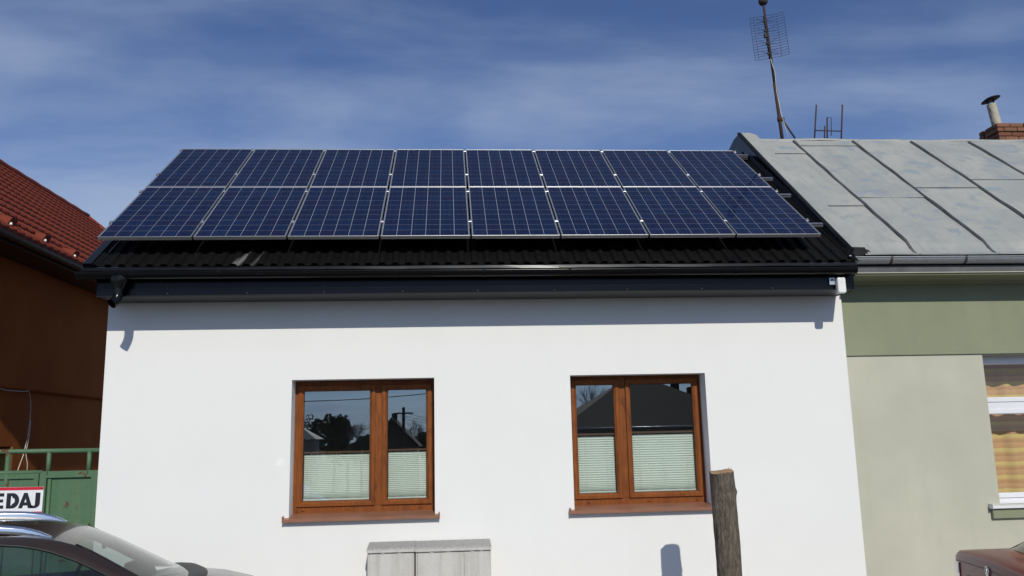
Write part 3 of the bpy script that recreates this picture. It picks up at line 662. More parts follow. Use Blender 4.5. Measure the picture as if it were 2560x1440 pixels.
for q, (a, c) in enumerate(((gw[0], gw[1]), (13.4, 15.0))):
    fy = WY+0.17; aw = a; a = a-0.05; fbm = B(); z0, z1 = gw[2], gw[3]
    ring(fbm, a-0.03, c+0.03, z0, z1+0.02, [(0.0, fy+0.06), (0.0, fy), (0.09, fy), (0.094, fy+0.012), (0.094, fy+0.06)])
    fbm.box((a+0.06, fy-0.004, 2.177), (c-0.06, fy+0.055, 2.303))
    wn = part('window', fbm, 'white_pvc', gh, 'white framed window with a wide transom and striped curtain' if q == 0 else None)
    sb = B(); ring(sb, a+0.045, c-0.045, z0+0.062, 2.190, [(0.0, fy+0.04), (0.0, fy-0.016), (0.045, fy-0.016), (0.055, fy-0.004), (0.056, fy+0.04)]); part('sash', sb, 'white_pvc', wn)
    sb = B(); ring(sb, a+0.045, c-0.045, 2.285, z1-0.05, [(0.0, fy+0.04), (0.0, fy-0.016), (0.045, fy-0.016), (0.055, fy-0.004), (0.056, fy+0.04)]); part('sash', sb, 'white_pvc', wn)
    part('pane', pane_quad(a+0.095, c-0.095, z0+0.11, 2.14, fy+0.012), 'old_glass', wn)
    part('pane', pane_quad(a+0.095, c-0.095, 2.335, z1-0.1, fy+0.012), 'old_glass', wn)
    part('sill', B().prism([(fy-0.018, 1.098), (WY-0.075, 1.080), (WY-0.082, 1.076), (WY-0.082, 1.054), (WY-0.074, 1.054), (WY-0.074, 1.068), (fy-0.018, 1.086)], 0, a-0.085, c+0.085), 'white_pvc', wn)
    part('sill_cap', B().box((a-0.097, WY-0.086, 1.050), (a-0.085, WY-0.001, 1.107), 0.003), 'white_pvc', wn)
    part('sill_block', B().box((a-0.075, WY-0.045, 0.936), (c+0.075, WY-0.0015, 1.050), 0.006), 'olive_plaster', wn)
    a = aw
    cu = thing('curtain', 'orange and yellow striped curtain behind the white framed window' if q == 0 else 'striped curtain behind the far window of the green house', 'curtain', ((a+c)/2, fy+0.36, z0))
    rows = []
    for k in range(13):
        z = 1.02+k*(z1+0.05-1.02)/12
        rows.append([(a-0.35+(c-a+0.7)*i/90, fy+0.36+0.022*sin(i*0.62+0.05*k)+0.012*sin(i*0.23+1+0.1*k), z) for i in range(91)])
    part('curtain_cloth', B().grid(rows, True), 'curtain_cloth', cu)
    part('curtain_rail', B().tube([(a-0.4, fy+0.36, z1+0.05), (c+0.4, fy+0.36, z1+0.05)], 0.012, 8), 'white_pvc', cu)
# roof
GA = radians(38.7); GCA, GSA = cos(GA), sin(GA); EY, EZ = -0.26, 4.000
BT = 0.34     # flared foot of the slope
def gp(x, t, n=0.0):
    if t < BT:
        q = t/BT; y = EY+t*GCA; z = EZ+0.20*q*q*0.9+0.012*q
        return (x, y-n*GSA*0.6, z+n*0.9)
    y = EY+t*GCA; z = EZ+0.192+(t-BT)*GSA
    return (x, y-n*GSA, z+n*GCA)
GL = (3.02-EY)/GCA
rf = part('roof', B().grid([[gp(x, t, -0.03) for x in (GX0+0.10, GX1+0.2)] for t in (0.01, 0.1, 0.2, BT, 1.5, GL)], False), 'seam_dark', gh)
seams = [8.62]+[9.285+0.977*k for k in range(7)]+[16.15]
rnd = random.Random(3)
joints = [(1.49, 3.53), (1.766, 3.90), (2.13,), (2.44,), (2.2,), (1.2, 3.0), (1.5, 2.9), (2.4,)]
for k in range(len(seams)-1):
    xa, xb = seams[k]+0.004, seams[k+1]-0.004
    cuts = [0.0]+list(joints[k])+[GL-0.06]
    for c in range(len(cuts)-1):
        t0, t1 = cuts[c]-(0.03 if c else 0), cuts[c+1]
        ts = [t0]+[t for t in (0.06, 0.12, 0.18, 0.25, BT, 0.42) if t0 < t < t1]+[t0+(t1-t0)*q for q in (0.3, 0.5, 0.7) if t0+(t1-t0)*q > 0.45]+[t1]; ts = sorted(set(ts))
        ph = rnd.uniform(0, 6); rows = [[gp(xa+(xb-xa)*i/8, t, 0.0035*sin(pi*i/8)*sin(t*2.3+ph)+(0.012*(1-(t-t0)/(t1-t0)) if c else 0.0)) for i in range(9)] for t in ts]
        rows.insert(0, [(x, y+0.002, z-0.014) for x, y, z in rows[0]])
        part('roof_sheet', B().grid(rows, False), 'painted_roof', rf)
        if c: part('lap_joint', B().grid([[gp(xa+(xb-xa)*i/8, t0+dt, nn) for i in range(9)] for dt, nn in ((-0.0065, 0.000), (-0.006, 0.006), (0.000, 0.0135), (0.001, 0.010))], False), 'seam_dark', rf)
for k, x in enumerate(seams[1:-1]):
    pts = []; t = 0.10
    while t <= GL-0.10: pts.append(gp(x+0.004*sin(t*2.1+k), t, 0.020+0.004*sin(t*5+k))); t += 0.09
    sb = B()
    rows = []
    for i, p in enumerate(pts):
        h = 0.040*smooth01((i+0.6)/5.0)+0.002; p = Vector(p)-Vector((0, -GSA, GCA))*0.024
        nn = Vector((0, -GSA, GCA)); xx = Vector((1, 0, 0)); wv = 0.004*sin(i*0.9+k)
        rows.append([p-xx*0.017, p-xx*0.013+nn*h*0.8+xx*wv, p+nn*h+xx*wv, p+xx*0.013+nn*h*0.8+xx*wv, p+xx*0.017])
    sb.grid([[tuple(q) for q in r] for r in rows], True)
    part('seam', sb, 'seam_dark', rf)
rz = gp(0, GL)[2]; ry = gp(0, GL)[1]
rb = B(); nseg = 30
rb.grid([[(x, ry+0.05*cos(q), rz-0.045+0.05*sin(q)+0.010*sin(x*2.1)*0.6+0.006*sin(x*5.3)) for q in [pi*(0.02+0.96*i/8) for i in range(9)]] for x in [8.78+(16.2-8.78)*k/nseg for k in range(nseg+1)]])
part('ridge_cap', rb, 'painted_roof', rf)
back = [(x, y, z) for y, z in ((ry, rz-0.02), (ry+3.2, rz-0.02-3.2*GSA/GCA)) for x in (8.62, 16.2)]
part('back_slope', B().add(back+[(x, y, z-0.05) for x, y, z in back], [(0, 1, 3, 2), (4, 6, 7, 5), (0, 2, 6, 4), (1, 5, 7, 3), (2, 3, 7, 6)]), 'painted_roof', rf)
# verge: grey capping strip, its black edge and the black upstand towards the lower roof
VX = 8.50
def vz(y): return EZ+0.192+((y-EY)/GCA-BT)*GSA+0.035
tops = [(-0.16, vz(-0.16)), (0.5, vz(0.5)), (1.3, vz(1.3)), (2.2, vz(2.2)), (3.09, vz(3.09)+0.02)]
cap = B().grid([[(VX+0.006, y, z+0.018), (VX+0.03, y, z+0.024), (VX+0.16, y, z+0.022), (VX+0.262+0.006*sin(y*3), y, z-0.012)] for y, z in tops], False)
cap.grid([[(x, tops[0][0], z2-0.03) for x, z2 in ((VX+0.006, tops[0][1]+0.018), (VX+0.03, tops[0][1]+0.024), (VX+0.16, tops[0][1]+0.022), (VX+0.262, tops[0][1]-0.012))], [(VX+0.006, tops[0][0], tops[0][1]+0.018), (VX+0.03, tops[0][0], tops[0][1]+0.024), (VX+0.16, tops[0][0], tops[0][1]+0.022), (VX+0.262, tops[0][0], tops[0][1]-0.012)]], False)
part('verge_cap', cap, 'painted_roof', rf)
up = [(-0.16, vz(-0.16)+0.012), (3.09, vz(3.09)+0.032), (3.36, vz(3.09)+0.02), (3.62, vz(3.09)-0.06), (3.72, vz(3.09)-0.16), (3.72, RZ(2.2)+0.2), (2.75, RZ(2.75)-0.06), (-0.30, RZ(-0.30)-0.05)]
part('party_flashing', B().prism(up, 0, VX-0.018, VX+0.004), 'navy_sheet', rf)
part('flashing_edge', B().grid([[(VX-0.050, y, z-0.012), (VX-0.052, y, z+0.022), (VX-0.010, y, z+0.026), (VX+0.006, y, z+0.026)] for y, z in tops]), 'black_sheet', rf)
part('flashing_foot', B().grid([[(VX-0.06, -0.30, RZ(-0.3)+0.03), (VX-0.022, -0.30, RZ(-0.3)+0.10)], [(VX-0.06, 2.7, RZ(2.7)+0.03), (VX-0.022, 2.7, RZ(2.7)+0.10)]]), 'black_sheet', rf)
part('flashing_return', B().prism([(VX-0.018, 3.96), (VX+0.06, 3.985), (VX+0.185, 3.995), (VX+0.150, 4.06), (VX+0.142, vz(-0.16)-0.01), (VX-0.018, vz(-0.16)-0.005)], 1, -0.225, -0.205), 'black_sheet', rf)
part('metal_scrap', B().box((8.39, -0.34, 3.955), (8.41, -0.26, 3.967)), 'bright_aluminium', rf)
ggut = gutter(gh, -0.262, 3.940, 0.066, 8.462, 16.1, 'galvanised', 0.009, [8.90, 9.80, 10.72, 11.65, 12.6, 13.5, 14.5], 'rusty_steel', -0.0006)
part('fascia', B().box((GX0+0.03, -0.232, 3.782), (GX1, -0.205, 3.86)), 'seam_dark', gh)
part('fascia_lip', B().box((GX0+0.03, -0.240, 3.773), (GX1, -0.232, 3.7815)), 'cream_plaster', gh)
# chimney of single bricks with flue pipe and rain cap
CX0, CY0, CZ0, CZ1 = 13.10, 3.40, 6.15, 7.060
CWX, CWY = 0.72, 0.45
ch = part('chimney', B().box((CX0+0.02, CY0+0.02, CZ0), (CX0+CWX-0.02, CY0+CWY-0.02, CZ1-0.015)), 'mortar', gh, 'weathered brick chimney with a pipe under a tilted cap')
bk = B().box((0, 0, 0), (0.225, 0.105, 0.066), 0.005).mesh('brick', 'old_brick')
hb_ = B().box((0, 0, 0), (0.105, 0.105, 0.066), 0.005).mesh('brick_half', 'old_brick')
ox, oy, oz = ORG[ch.name]
crs = int((CZ1-CZ0)/0.078)
for c in range(crs):
    z = CZ1-(c+1)*0.078; e = 0.025 if c < 2 else 0.0; o_ = 0.0 if c % 2 else -0.12
    L_ = CWX+2*e; x = CX0-e
    for face in (0, 1):
        y = (CY0-e) if face == 0 else (CY0+CWY+e-0.105)
        q = 0.0 if c % 2 == 0 else -0.118
        while q < L_-0.05:
            a_ = max(q, 0.0); b_ = min(q+0.225, L_)
            if b_-a_ > 0.06:
                o = inst('brick', bk, ch, (x+a_-ox, y-oy+random.uniform(-0.006, 0.004), z-oz+random.uniform(-0.003, 0.003)), (0, 0, random.uniform(-0.02, 0.02)), ((b_-a_)/0.225, 1, 1))
            q += 0.237
    for side in (0, 1):
        xx = (CX0-e+0.105) if side == 0 else (CX0+CWX+e)
        q = 0.11
        while q < CWY-0.12+2*e:
            b_ = min(0.225, CWY+2*e-0.108-q)
            if b_ > 0.05: inst('brick', bk, ch, (xx-ox+random.uniform(-0.004, 0.006), CY0-e+q-oy, z-oz), (0, 0, pi/2), (b_/0.225, 1, 1))
            q += 0.237
pt = Vector((13.105, 3.50, 7.43)); pbm = Vector((13.165, 3.50, 7.03))
pipe = B().tube([pbm, pt], [0.078, 0.074], 20, False); pipe.tube([pbm, pt], [0.066, 0.064], 20, False)
part('flue_pipe', pipe, 'fibre_pipe', ch)
part('flue_strap', B().tube([pt+Vector((-0.045, 0, -0.03)), pt+Vector((-0.06, 0, 0.075))], 0.011, 6), 'black_sheet', ch)
part('flue_strap', B().tube([pt+Vector((0.045, 0, -0.03)), pt+Vector((0.05, 0, 0.095))], 0.011, 6), 'black_sheet', ch)
cp = B(); cc = pt+Vector((0.0, 0, 0.085)); ti = Matrix.Rotation(radians(-14), 3, 'Y') @ Matrix.Rotation(radians(-6), 3, 'X')
rows = [[tuple(cc+ti @ Vector((r*cos(2*pi*k/24), r*sin(2*pi*k/24), z))) for k in range(24)] for r, z in ((0.0, -0.006), (0.145, -0.012), (0.158, -0.006), (0.152, 0.002), (0.09, 0.030), (0.0, 0.052))]
part('rain_cap', cp.grid(rows, True, True), 'black_sheet', ch)

# ---- television aerial on a leaning mast
an = thing('aerial_mast', 'rusty leaning mast with a wire grid television aerial', 'aerial', (9.18, 3.07, 6.60))
m0 = Vector((9.185, 3.07, 6.55)); m1 = on_y(1908, 8, 3.07)
md = (m1-m0)
kink = m0+md*0.42
part('mast', B().tube([m0, m0+md*0.18, kink], [0.027, 0.027, 0.027], 10).tube([kink-md*0.05, m1], [0.021, 0.020], 10), 'rusty_steel', an)
part('mast_collar', B().tube([m0+md*0.155, m0+md*0.185], 0.037, 10).box(m0+md*0.16+Vector((0.02, -0.02, 0)), m0+md*0.16+Vector((0.075, 0.02, 0.05))), 'rusty_steel', an)
part('brace', B().tube([m0+md*0.165+Vector((0.05, 0, 0)), on_y(1988, 346, 3.09)], 0.014, 8), 'rusty_steel', an)
part('mast_head', B().lathe([(0.0, 0.075), (0.045, 0.07), (0.072, 0.05), (0.075, -0.02), (0.055, -0.05), (0.02, -0.06)], m1+Vector((0.0, 0, 0.03)), 16), 'rusty_steel', an)
up_d = md.normalized(); side = Vector((1, 0, 0.19)).normalized()
gc = on_y(1920, 92, 3.0); g_h = 0.37
gridp = B(); nrow = 17
L0, L1, R0, R1 = -0.305, -0.205, 0.190, 0.285
for k in range(nrow):
    q = (k/(nrow-1)*2-1)*g_h
    c = gc+up_d*q
    pts = [c+side*L0+Vector((0, -0.085, -0.035)), c+side*L1, c+side*R0, c+side*R1+Vector((0, -0.085, -0.018))]
    gridp.tube(pts, 0.0034, 5)
part('reflector_wires', gridp, 'aerial_wire', an)
gv = B()
for s_, dy, dz in ((L0, -0.085, -0.03), (L1, 0, 0), (R0, 0, 0), (R1, -0.085, -0.018)):
    gv.tube([gc+side*s_-up_d*g_h+Vector((0, dy, dz)), gc+side*s_+up_d*g_h+Vector((0, dy, dz))], 0.0032, 5)
part('reflector_ribs', gv, 'aerial_wire', an)
bm_ = B(); bx = gc+Vector((-0.055, -0.06, 0))
bm_.tube([bx-up_d*(g_h+0.05), bx+up_d*(g_h-0.04)], 0.009, 6); part('boom', bm_, 'black_sheet', an)
for q in (0.24, 0.07, -0.15, -0.32):
    c = bx+up_d*q
    part('insulator', B().box(c-Vector((0.020, 0.016, 0.016)), c+Vector((0.020, 0.016, 0.016)), 0.003), 'black_sheet', an)
    db = B()
    for sx in (-1, 1):
        for dz in (0.045, -0.045): db.tube([c, c+side*sx*0.15+Vector((0, -0.04, dz))], 0.003, 5)
    part('dipole', db, 'black_sheet', an)
part('junction_box', B().box(bx-Vector((0.035, 0.02, 0.05)), bx+Vector((0.01, 0.02, 0.03)), 0.004), 'black_sheet', an)
cw = B(); pts = [gc+Vector((0.0, -0.03, -0.40)), m0+md*0.5+Vector((0.024, -0.02, 0)), m0+md*0.36+Vector((0.0, -0.035, 0)), m0+md*0.22+Vector((0.024, -0.03, 0)), m0+md*0.12+Vector((0.06, -0.03, 0)), m0+Vector((0.10, -0.02, 0.06))]
cw.tube(pts, 0.0045, 5); part('coax_cable', cw, 'cable_white', an)
a2 = thing('roof_aerial', 'bare rusty H shaped aerial frame standing on the ridge', 'aerial', (9.98, 3.07, 6.62))
def P2(u, v): return on_y(u, v, 3.07)
part('upright', B().tube([P2(2036, 352), P2(2041, 262)], 0.0125, 8), 'rusty_steel', a2)
part('upright', B().tube([P2(2103, 352), P2(2106, 262)], 0.0125, 8), 'rusty_steel', a2)
part('crossbar', B().tube([P2(2036, 326), P2(2105, 328)], 0.010, 8), 'rusty_steel', a2)
part('center_post', B().tube([P2(2068, 352), P2(2068, 294)], 0.013, 8), 'rusty_steel', a2)
part('stub_post', B().tube([P2(2061, 352), P2(2062, 315)], 0.012, 8), 'rusty_steel', a2)
part('hook', B().tube([P2(2068, 294), P2(2078, 293.5), P2(2078, 340)], 0.006, 6), 'rusty_steel', a2)

# ================================================================== RED ROOFED NEIGHBOUR
rh = thing('red_roofed_house', 'brown rendered house under a dark red tiled roof', 'house', (-4.5, 6, 0))
EX, EZR, RGX, RGZ = -1.90, 4.770, -5.40, 7.735
YF, YB, YR1 = -0.65, 15.0, 12.0
WX = -2.39
slope = Vector((RGX-EX, 0, RGZ-EZR)); SL = slope.length; sdir = slope.normalized(); snor = Vector((-sdir.z*-1, 0, 0))
snor = Vector((sdir.z, 0, -sdir.x)) if sdir.x < 0 else Vector((-sdir.z, 0, sdir.x))
part('side_wall', B().box((WX-0.35, YF+0.4, 2.862), (WX, YB-0.5, 4.62)), 'brown_plaster', rh)
cwb = cells_wall([YF+0.4, 1.963, 3.191, YB-0.5], [0.0, 1.0, 2.02, 2.80], {(1, 1)}, 0.0, 0.33)
cwb.v = [(WX-0.03-y, x, z) for x, y, z in cwb.v]; cwb.f = [tuple(reversed(f)) for f in cwb.f]
part('lower_wall', cwb, 'brown_plaster', rh)
part('ledge', B().prism([(WX-0.3, 2.802), (WX-0.012, 2.802), (WX+0.030, 2.83), (WX+0.034, 2.86), (WX-0.3, 2.861)], 1, YF+0.4, YB-0.5), 'brown_plaster', rh)
part('window_reveal', B().box((WX-0.30, 3.131, 1.001), (WX-0.028, 3.189, 2.018)), 'ochre_plaster', rh)
part('window_infill', B().box((WX-0.33, 1.965, 1.002), (WX-0.26, 3.129, 2.017)), 'interior_dark', rh)
part('front_wall', B().prism([(-8.2, 0), (WX-0.352, 0), (WX-0.352, 4.6), (RGX, 7.3), (-8.2, 4.6)], 1, YF+0.4, YF+0.75), 'brown_plaster', rh)
part('far_wall', B().box((-8.2, YB-0.85, 0), (WX-0.352, YB-0.5, 4.6)), 'brown_plaster', rh)
part('soffit', B().box((WX-0.2, YF, 4.622), (EX-0.02, YB, 4.640)), 'brown_dark_sheet', rh)
part('fascia', B().box((EX-0.045, YF, 4.643), (EX-0.02, YB, 4.775)), 'brown_dark_sheet', rh)
rr = B()
hipx, hipy = RGX, YR1
e0 = Vector((EX, 0, EZR)); r0 = Vector((RGX, 0, RGZ)); W0 = Vector((2*RGX-EX, 0, EZR))
dn = Vector((0, 0, -0.02))
rr.add([e0+Vector((0, YF, -0.02)), e0+Vector((0, YB, -0.02)), r0+Vector((0, YR1, -0.02)), r0+Vector((0, YF, -0.02)), W0+Vector((0, YF, -0.02)), W0+Vector((0, YB, -0.02))],
       [(0, 1, 2, 3), (3, 2, 5, 4), (1, 5, 2), (0, 3, 4)])
rroof = part('roof', rr, 'red_tile', rh)
# one tile: S wave with a stepped lower lip
TW, TC = 0.205, SL/13.0
def tile_bmesh(xo=0.0):
    rows = []; n = 8
    def h(i): q = i/n; return 0.028*(0.5-0.5*cos(2*pi*min(1.0, q/0.62))) if q < 0.62 else 0.004*sin(pi*(q-0.62)/0.38)*-1
    rows.append([(TW*i/n, -0.006, h(i)-0.020) for i in range(n+1)])
    rows.append([(TW*i/n, -0.004, h(i)+0.044) for i in range(n+1)])
    rows.append([(TW*i/n, TC*0.5, h(i)+0.024) for i in range(n+1)])
    rows.append([(TW*i/n, TC+0.02, h(i)*0.9+0.0) for i in range(n+1)])
    return rows
tile_me = B().grid(tile_bmesh(), True).mesh('roof_tile', 'red_tile')
# local tile axes: x along the eave (away from street = +y), y up the slope, z out of the roof
TM = Matrix((Vector((0, 1, 0)), sdir, Vector((0, 1, 0)).cross(sdir))).transposed()
if TM.col[2].z < 0:
    TM = Matrix((Vector((0, -1, 0)), sdir, Vector((0, -1, 0)).cross(sdir))).transposed()
teul = TM.to_euler()
cand = []
for r in range(13):
    for k in range(int((YB-YF)/TW)):
        y = YF+(k+1)*TW; s = r*TC
        ylim = YB-(YB-YR1)*(s/SL)
        if y > ylim: continue
        P = e0+Vector((0, y, 0))+sdir*s
        u, v, d = to_px(P+sdir*TC*0.5)
        vis = (-40 < u < 2600) and (-40 < v < 1480) and P.z-2.0 > 0
        # hidden behind the white house or its panels when well right of its left corner
        if vis and u > 300: vis = False
        cand.append((0 if vis else 1, d, P))
cand.sort(key=lambda c: (c[0], c[1]))
ox, oy, oz = ORG[rroof.name]
for flag, d, P in cand[:300]:
    inst('roof_tile', tile_me, rroof, (P.x-ox, P.y-oy, P.z-oz), teul)
rest = B(); tr_ = tile_bmesh()
for flag, d, P in cand[300:]:
    rest.grid([[tuple(P+TM @ Vector(p)) for p in row] for row in tr_], True)
part('roof_tiles', rest, 'red_tile', rroof, kind='stuff')
rt = B(); rt.tube([r0+Vector((0, YF, 0.02))]+[r0+Vector((0, y, 0.02+0.012*(i % 2))) for i, y in enumerate([YF+0.35*q for q in range(1, int((YR1-YF)/0.35)+1)])], 0.085, 10)
part('ridge_tiles', rt, 'red_tile', rroof)
part('hip_tiles', B().tube([r0+Vector((0, YR1-0.1, 0.01)), e0+Vector((0, YB, 0.0))], 0.08, 8), 'red_tile', rroof)
for k in range(int((YB-YF-1)/0.30)):
    pass
for (u, v) in ((20, 566), (106, 607), (180, 645), (-75, 520)):
    # snow guard scoops a little above the eave
    best = None
    for s in (0.36,):
        n_ = Vector((0, 1, 0)).cross(sdir); n_ = n_ if n_.z > 0 else -n_
        d = CR*((u-1280)/FPX)+CU*((720-v)/FPX)+CF
        Pp = CAM+d*(((e0-CAM).dot(n_))/d.dot(n_))
    sg = B()
    ex_, ey_, ez_ = Vector((0, 1, 0)), sdir, n_
    q = lambda a, c, h: tuple(Pp+ex_*a+ey_*c+ez_*h)
    sg.add([q(-0.09, 0.22, 0.02), q(0.09, 0.22, 0.02), q(0.10, -0.02, 0.03), q(-0.10, -0.02, 0.03), q(-0.075, 0.0, 0.135), q(0.075, 0.0, 0.135)], [(0, 4, 5, 1), (0, 3, 4), (1, 5, 2), (3, 2, 5, 4)])
    so_ = part('snow_guard', sg, 'red_tile', rh)
    part('guard_tip', B().lathe([(0.0, 0.026), (0.011, 0.022), (0.018, 0.008), (0.018, -0.01)], Vector(q(-0.05, -0.035, 0.055)), 12), 'white_plastic', so_)
gb = B(); gr_ = 0.062; gcx, gcz = EX+0.05, 4.705
pr_ = [(gcx+gr_*cos(t), gcz-gr_*sin(t)) for t in [pi*i/12 for i in range(13)]]+[(gcx+(gr_-0.004)*cos(t), gcz-(gr_-0.004)*sin(t)) for t in [pi*i/12 for i in range(12, -1, -1)]]
rg = part('gutter', B().grid([[(x, y, z) for x, z in pr_] for y in (YF, 4, 8, YB)], True), 'brown_dark_sheet', rh)
part('bead', B().tube([(gcx+gr_, YF, gcz+0.004), (gcx+gr_, YB, gcz+0.004)], 0.008, 8), 'brown_dark_sheet', rg)
part('eave_flashing', B().grid([[(EX+0.03, y, EZR-0.035), (EX-0.05, y, EZR+0.015)] for y in (YF, YB)]), 'brown_dark_sheet', rg)
# thin cable hanging on the wall
cby = lambda dx_, y, z: Vector((WX+dx_, -9.41+(y+9.41)*0.9671, 2+(z-2)*0.9671))
cbp = [cby(*q) for q in ((.02, 2.6, 2.86), (.045, 3.15, 2.815), (.045, 3.55, 2.82), (.04, 3.80, 2.84), (.05, 3.86, 2.66), (.05, 3.87, 2.40), (.05, 3.84, 2.15), (.06, 3.74, 1.90), (.06, 3.62, 1.70), (.06, 3.55, 1.5))]
cbm = B().tube(cbp, 0.006, 6).tube([cbp[5]+Vector((0.006, 0.01, 0)), cbp[6]+Vector((0.006, 0.03, 0)), cby(.06, 3.80, 1.92), cby(.06, 3.88, 1.75), cby(.06, 3.88, 1.5)], 0.006, 6)
single('wall_cable', cbm, 'cable_white', 'thin pale cable dangling on the brown wall behind the gate', 'cable', (WX+0.03, 3.0, 1.5))

# ================================================================== GATE AND SIGN
gt = thing('green_gate', 'weathered green steel gate with rust spots between two houses', 'gate', (-1.2, 0.16, 0.06))
gy = 0.16
part('top_rail', B().tube([(-2.30, gy, 1.970), (-0.014, gy, 1.952)], 0.026, 12), 'gate_paint', gt)
part('middle_rail', B().tube([(-2.30, gy, 1.741), (-0.60, gy, 1.732)], 0.024, 12), 'gate_paint', gt)
for x in (-1.9, -1.43, -0.972, -0.545, -0.122): part('post', B().tube([(x, gy, 0.1 if x in (-0.972, -1.9) else 1.70), (x-0.002, gy, 1.958)], 0.024, 10), 'gate_paint', gt)
lf = B(); ring(lf, -0.62, -0.013, 0.12, 1.742, [(0.0, gy+0.028), (0.0, gy-0.022), (0.070, gy-0.022), (0.071, gy+0.028)]); part('leaf_frame', lf, 'gate_paint', gt)
part('sheet_panel', B().box((-0.549, gy+0.012, 0.14), (-0.085, gy+0.018, 1.672)), 'gate_paint', gt)
part('inner_tube', B().tube([(-0.520, gy-0.004, 0.2), (-0.520, gy-0.004, 1.660)], 0.020, 10), 'gate_paint', gt)
lf2 = B(); ring(lf2, -2.28, -0.632, 0.12, 1.720, [(0.0, gy+0.022), (0.0, gy-0.020), (0.05, gy-0.020), (0.051, gy+0.022)]); part('leaf_frame', lf2, 'gate_paint', gt)
part('sheet_panel', B().box((-2.24, gy+0.004, 0.14), (-1.0, gy+0.010, 1.68)), 'gate_paint', gt)
part('sheet_panel', B().box((-0.945, gy+0.004, 0.14), (-0.68, gy+0.010, 1.675)), 'gate_paint', gt)
part('gate_pillar', B().box((-2.385, gy-0.06, 0.05), (-2.29, gy+0.06, 2.05)), 'gate_paint', gt)
sgn = thing('sale_sign', 'white sign with red bands and bold black letters on the gate', 'sign', (-0.981, gy-0.035, 1.440), (0, radians(0.4), 0), local=True)
# board in local coordinates about its centre
sw, sh = 0.838, 0.29
part('board', B().box((-sw/2, -0.004, -sh/2), (sw/2, 0.004, sh/2)), 'sign_white', sgn)
part('red_band', B().box((-sw/2+0.001, -0.0062, sh/2-0.032), (sw/2-0.001, -0.0044, sh/2-0.001)), 'sign_red', sgn)
part('red_band', B().box((-sw/2+0.001, -0.0062, -sh/2+0.001), (sw/2-0.001, -0.0044, -sh/2+0.032)), 'sign_red', sgn)
def letter(polys, x0, wdt, zb, hgt, name='letter'):
    lb = B()
    for k_, poly in enumerate(polys): lb.prism([(x0+p[0]*wdt, zb+p[1]*hgt) for p in poly], 1, -0.0062-0.00012*k_, -0.0043)
    return part(name, lb, 'sign_black', sgn)
def arc(cx, cy, rx, ry, a0, a1, n=10): return [(cx+rx*cos(a0+(a1-a0)*i/n), cy+ry*sin(a0+(a1-a0)*i/n)) for i in range(n+1)]
def arcband(cx, cy, rx, ry, tx, ty, a0, a1, n=10):
    o = arc(cx, cy, rx, ry, a0, a1, n); i_ = arc(cx, cy, rx-tx, ry-ty, a0, a1, n); return [[o[k], o[k+1], i_[k+1], i_[k]] for k in range(n)]
LET = {
 'P': [[(0,0),(.34,0),(.34,1),(0,1)], [(.34,.82),(.55,.82),(.55,1),(.34,1)], [(.34,.36),(.55,.36),(.55,.54),(.34,.54)]]+arcband(.55,.68,.43,.32,.32,.18,-pi/2,pi/2),
 'R': [[(0,0),(.34,0),(.34,1),(0,1)], [(.34,.82),(.55,.82),(.55,1),(.34,1)], [(.34,.40),(.55,.40),(.55,.56),(.34,.56)], [(.62,0),(1,0),(.72,.46),(.38,.46)]]+arcband(.55,.70,.40,.30,.30,.18,-pi/2,pi/2),
 'E': [[(0,0),(.36,0),(.36,1),(0,1)], [(.36,0),(.95,0),(.95,.21),(.36,.21)], [(.36,.40),(.88,.40),(.88,.60),(.36,.60)], [(.36,.79),(.95,.79),(.95,1),(.36,1)]],
 'D': [[(0,0),(.34,0),(.34,1),(0,1)], [(.34,.80),(.45,.80),(.45,1),(.34,1)], [(.34,0),(.45,0),(.45,.20),(.34,.20)]]+arcband(.45,.5,.55,.5,.34,.30,-pi/2,pi/2,12),
 'A': [[(0,0),(.30,0),(.62,1),(.36,1)], [(.38,1),(.62,1),(1.04,0),(.72,0)], [(.24,.18),(.78,.18),(.70,.38),(.30,.38)]],
 'J': [[(.46,.29),(.98,.29),(.98,1),(.46,1)], [(0,0),(.37,-.01),(.37,.15),(0,.20)]]+arcband(.36,.30,.62,.31,.50,.16,-pi/2,0,8)}
for chh, xa, xb in (('P', -1.335, -1.218), ('R', -1.200, -1.076), ('E', -1.055, -0.956), ('D', -0.934, -0.803), ('A', -0.810, -0.668), ('J', -0.684, -0.587)):
    letter(LET[chh], xa+0.981, xb-xa, 1.364-1.440, 0.160)
for sx in (-0.40, 0.395): part('screw', B().lathe([(0.0, -0.004), (0.005, -0.003), (0.006, 0.0)], (sx, -0.0063, 0.125), 8, True, 1), 'dark_rubber', sgn)

# ================================================================== UTILITY CABINETS, STUMP
def cabinet(x0, x1, z1, doors, label, dy):
    y0, y1 = -0.20-dy, YW-0.03
    o = thing('utility_cabinet', label, 'cabinet', ((x0+x1)/2, -0.05, 0.11), group='utility cabinets against the white wall')
    part('body', B().box((x0, y0+0.012, 0.112), (x1, y1, z1-0.045), 0.006), 'cabinet_grp', o)
    part('lid', B().prism([(y0-0.012, z1-0.044), (y0-0.014, z1-0.026), (y0+0.01, z1-0.008), (y1, z1+0.026), (y1+0.012, z1+0.020), (y1+0.012, z1-0.044)], 0, x0-0.006, x1+0.006), 'cabinet_lid', o)
    part('lid_lip', B().box((x0-0.004, y0-0.016, z1-0.050), (x1+0.004, y0-0.010, z1-0.024)), 'cabinet_grp', o)
    for a, c in doors:
        d = part('door', B().box((a, y0-0.006, 0.16), (c, y0+0.010, z1-0.066), 0.004), 'cabinet_grp', o)
        for q in (0.32, 0.70):
            hx = a+(c-a)*q; part('hinge', B().box((hx-0.020, y0-0.011, z1-0.070), (hx+0.020, y0+0.004, z1-0.058), 0.003), 'cabinet_grp', d)
cabinet(2.913, 3.403, 0.878, [(2.933, 3.383)], 'grey single door utility cabinet, the half towards the green gate', 0.0)
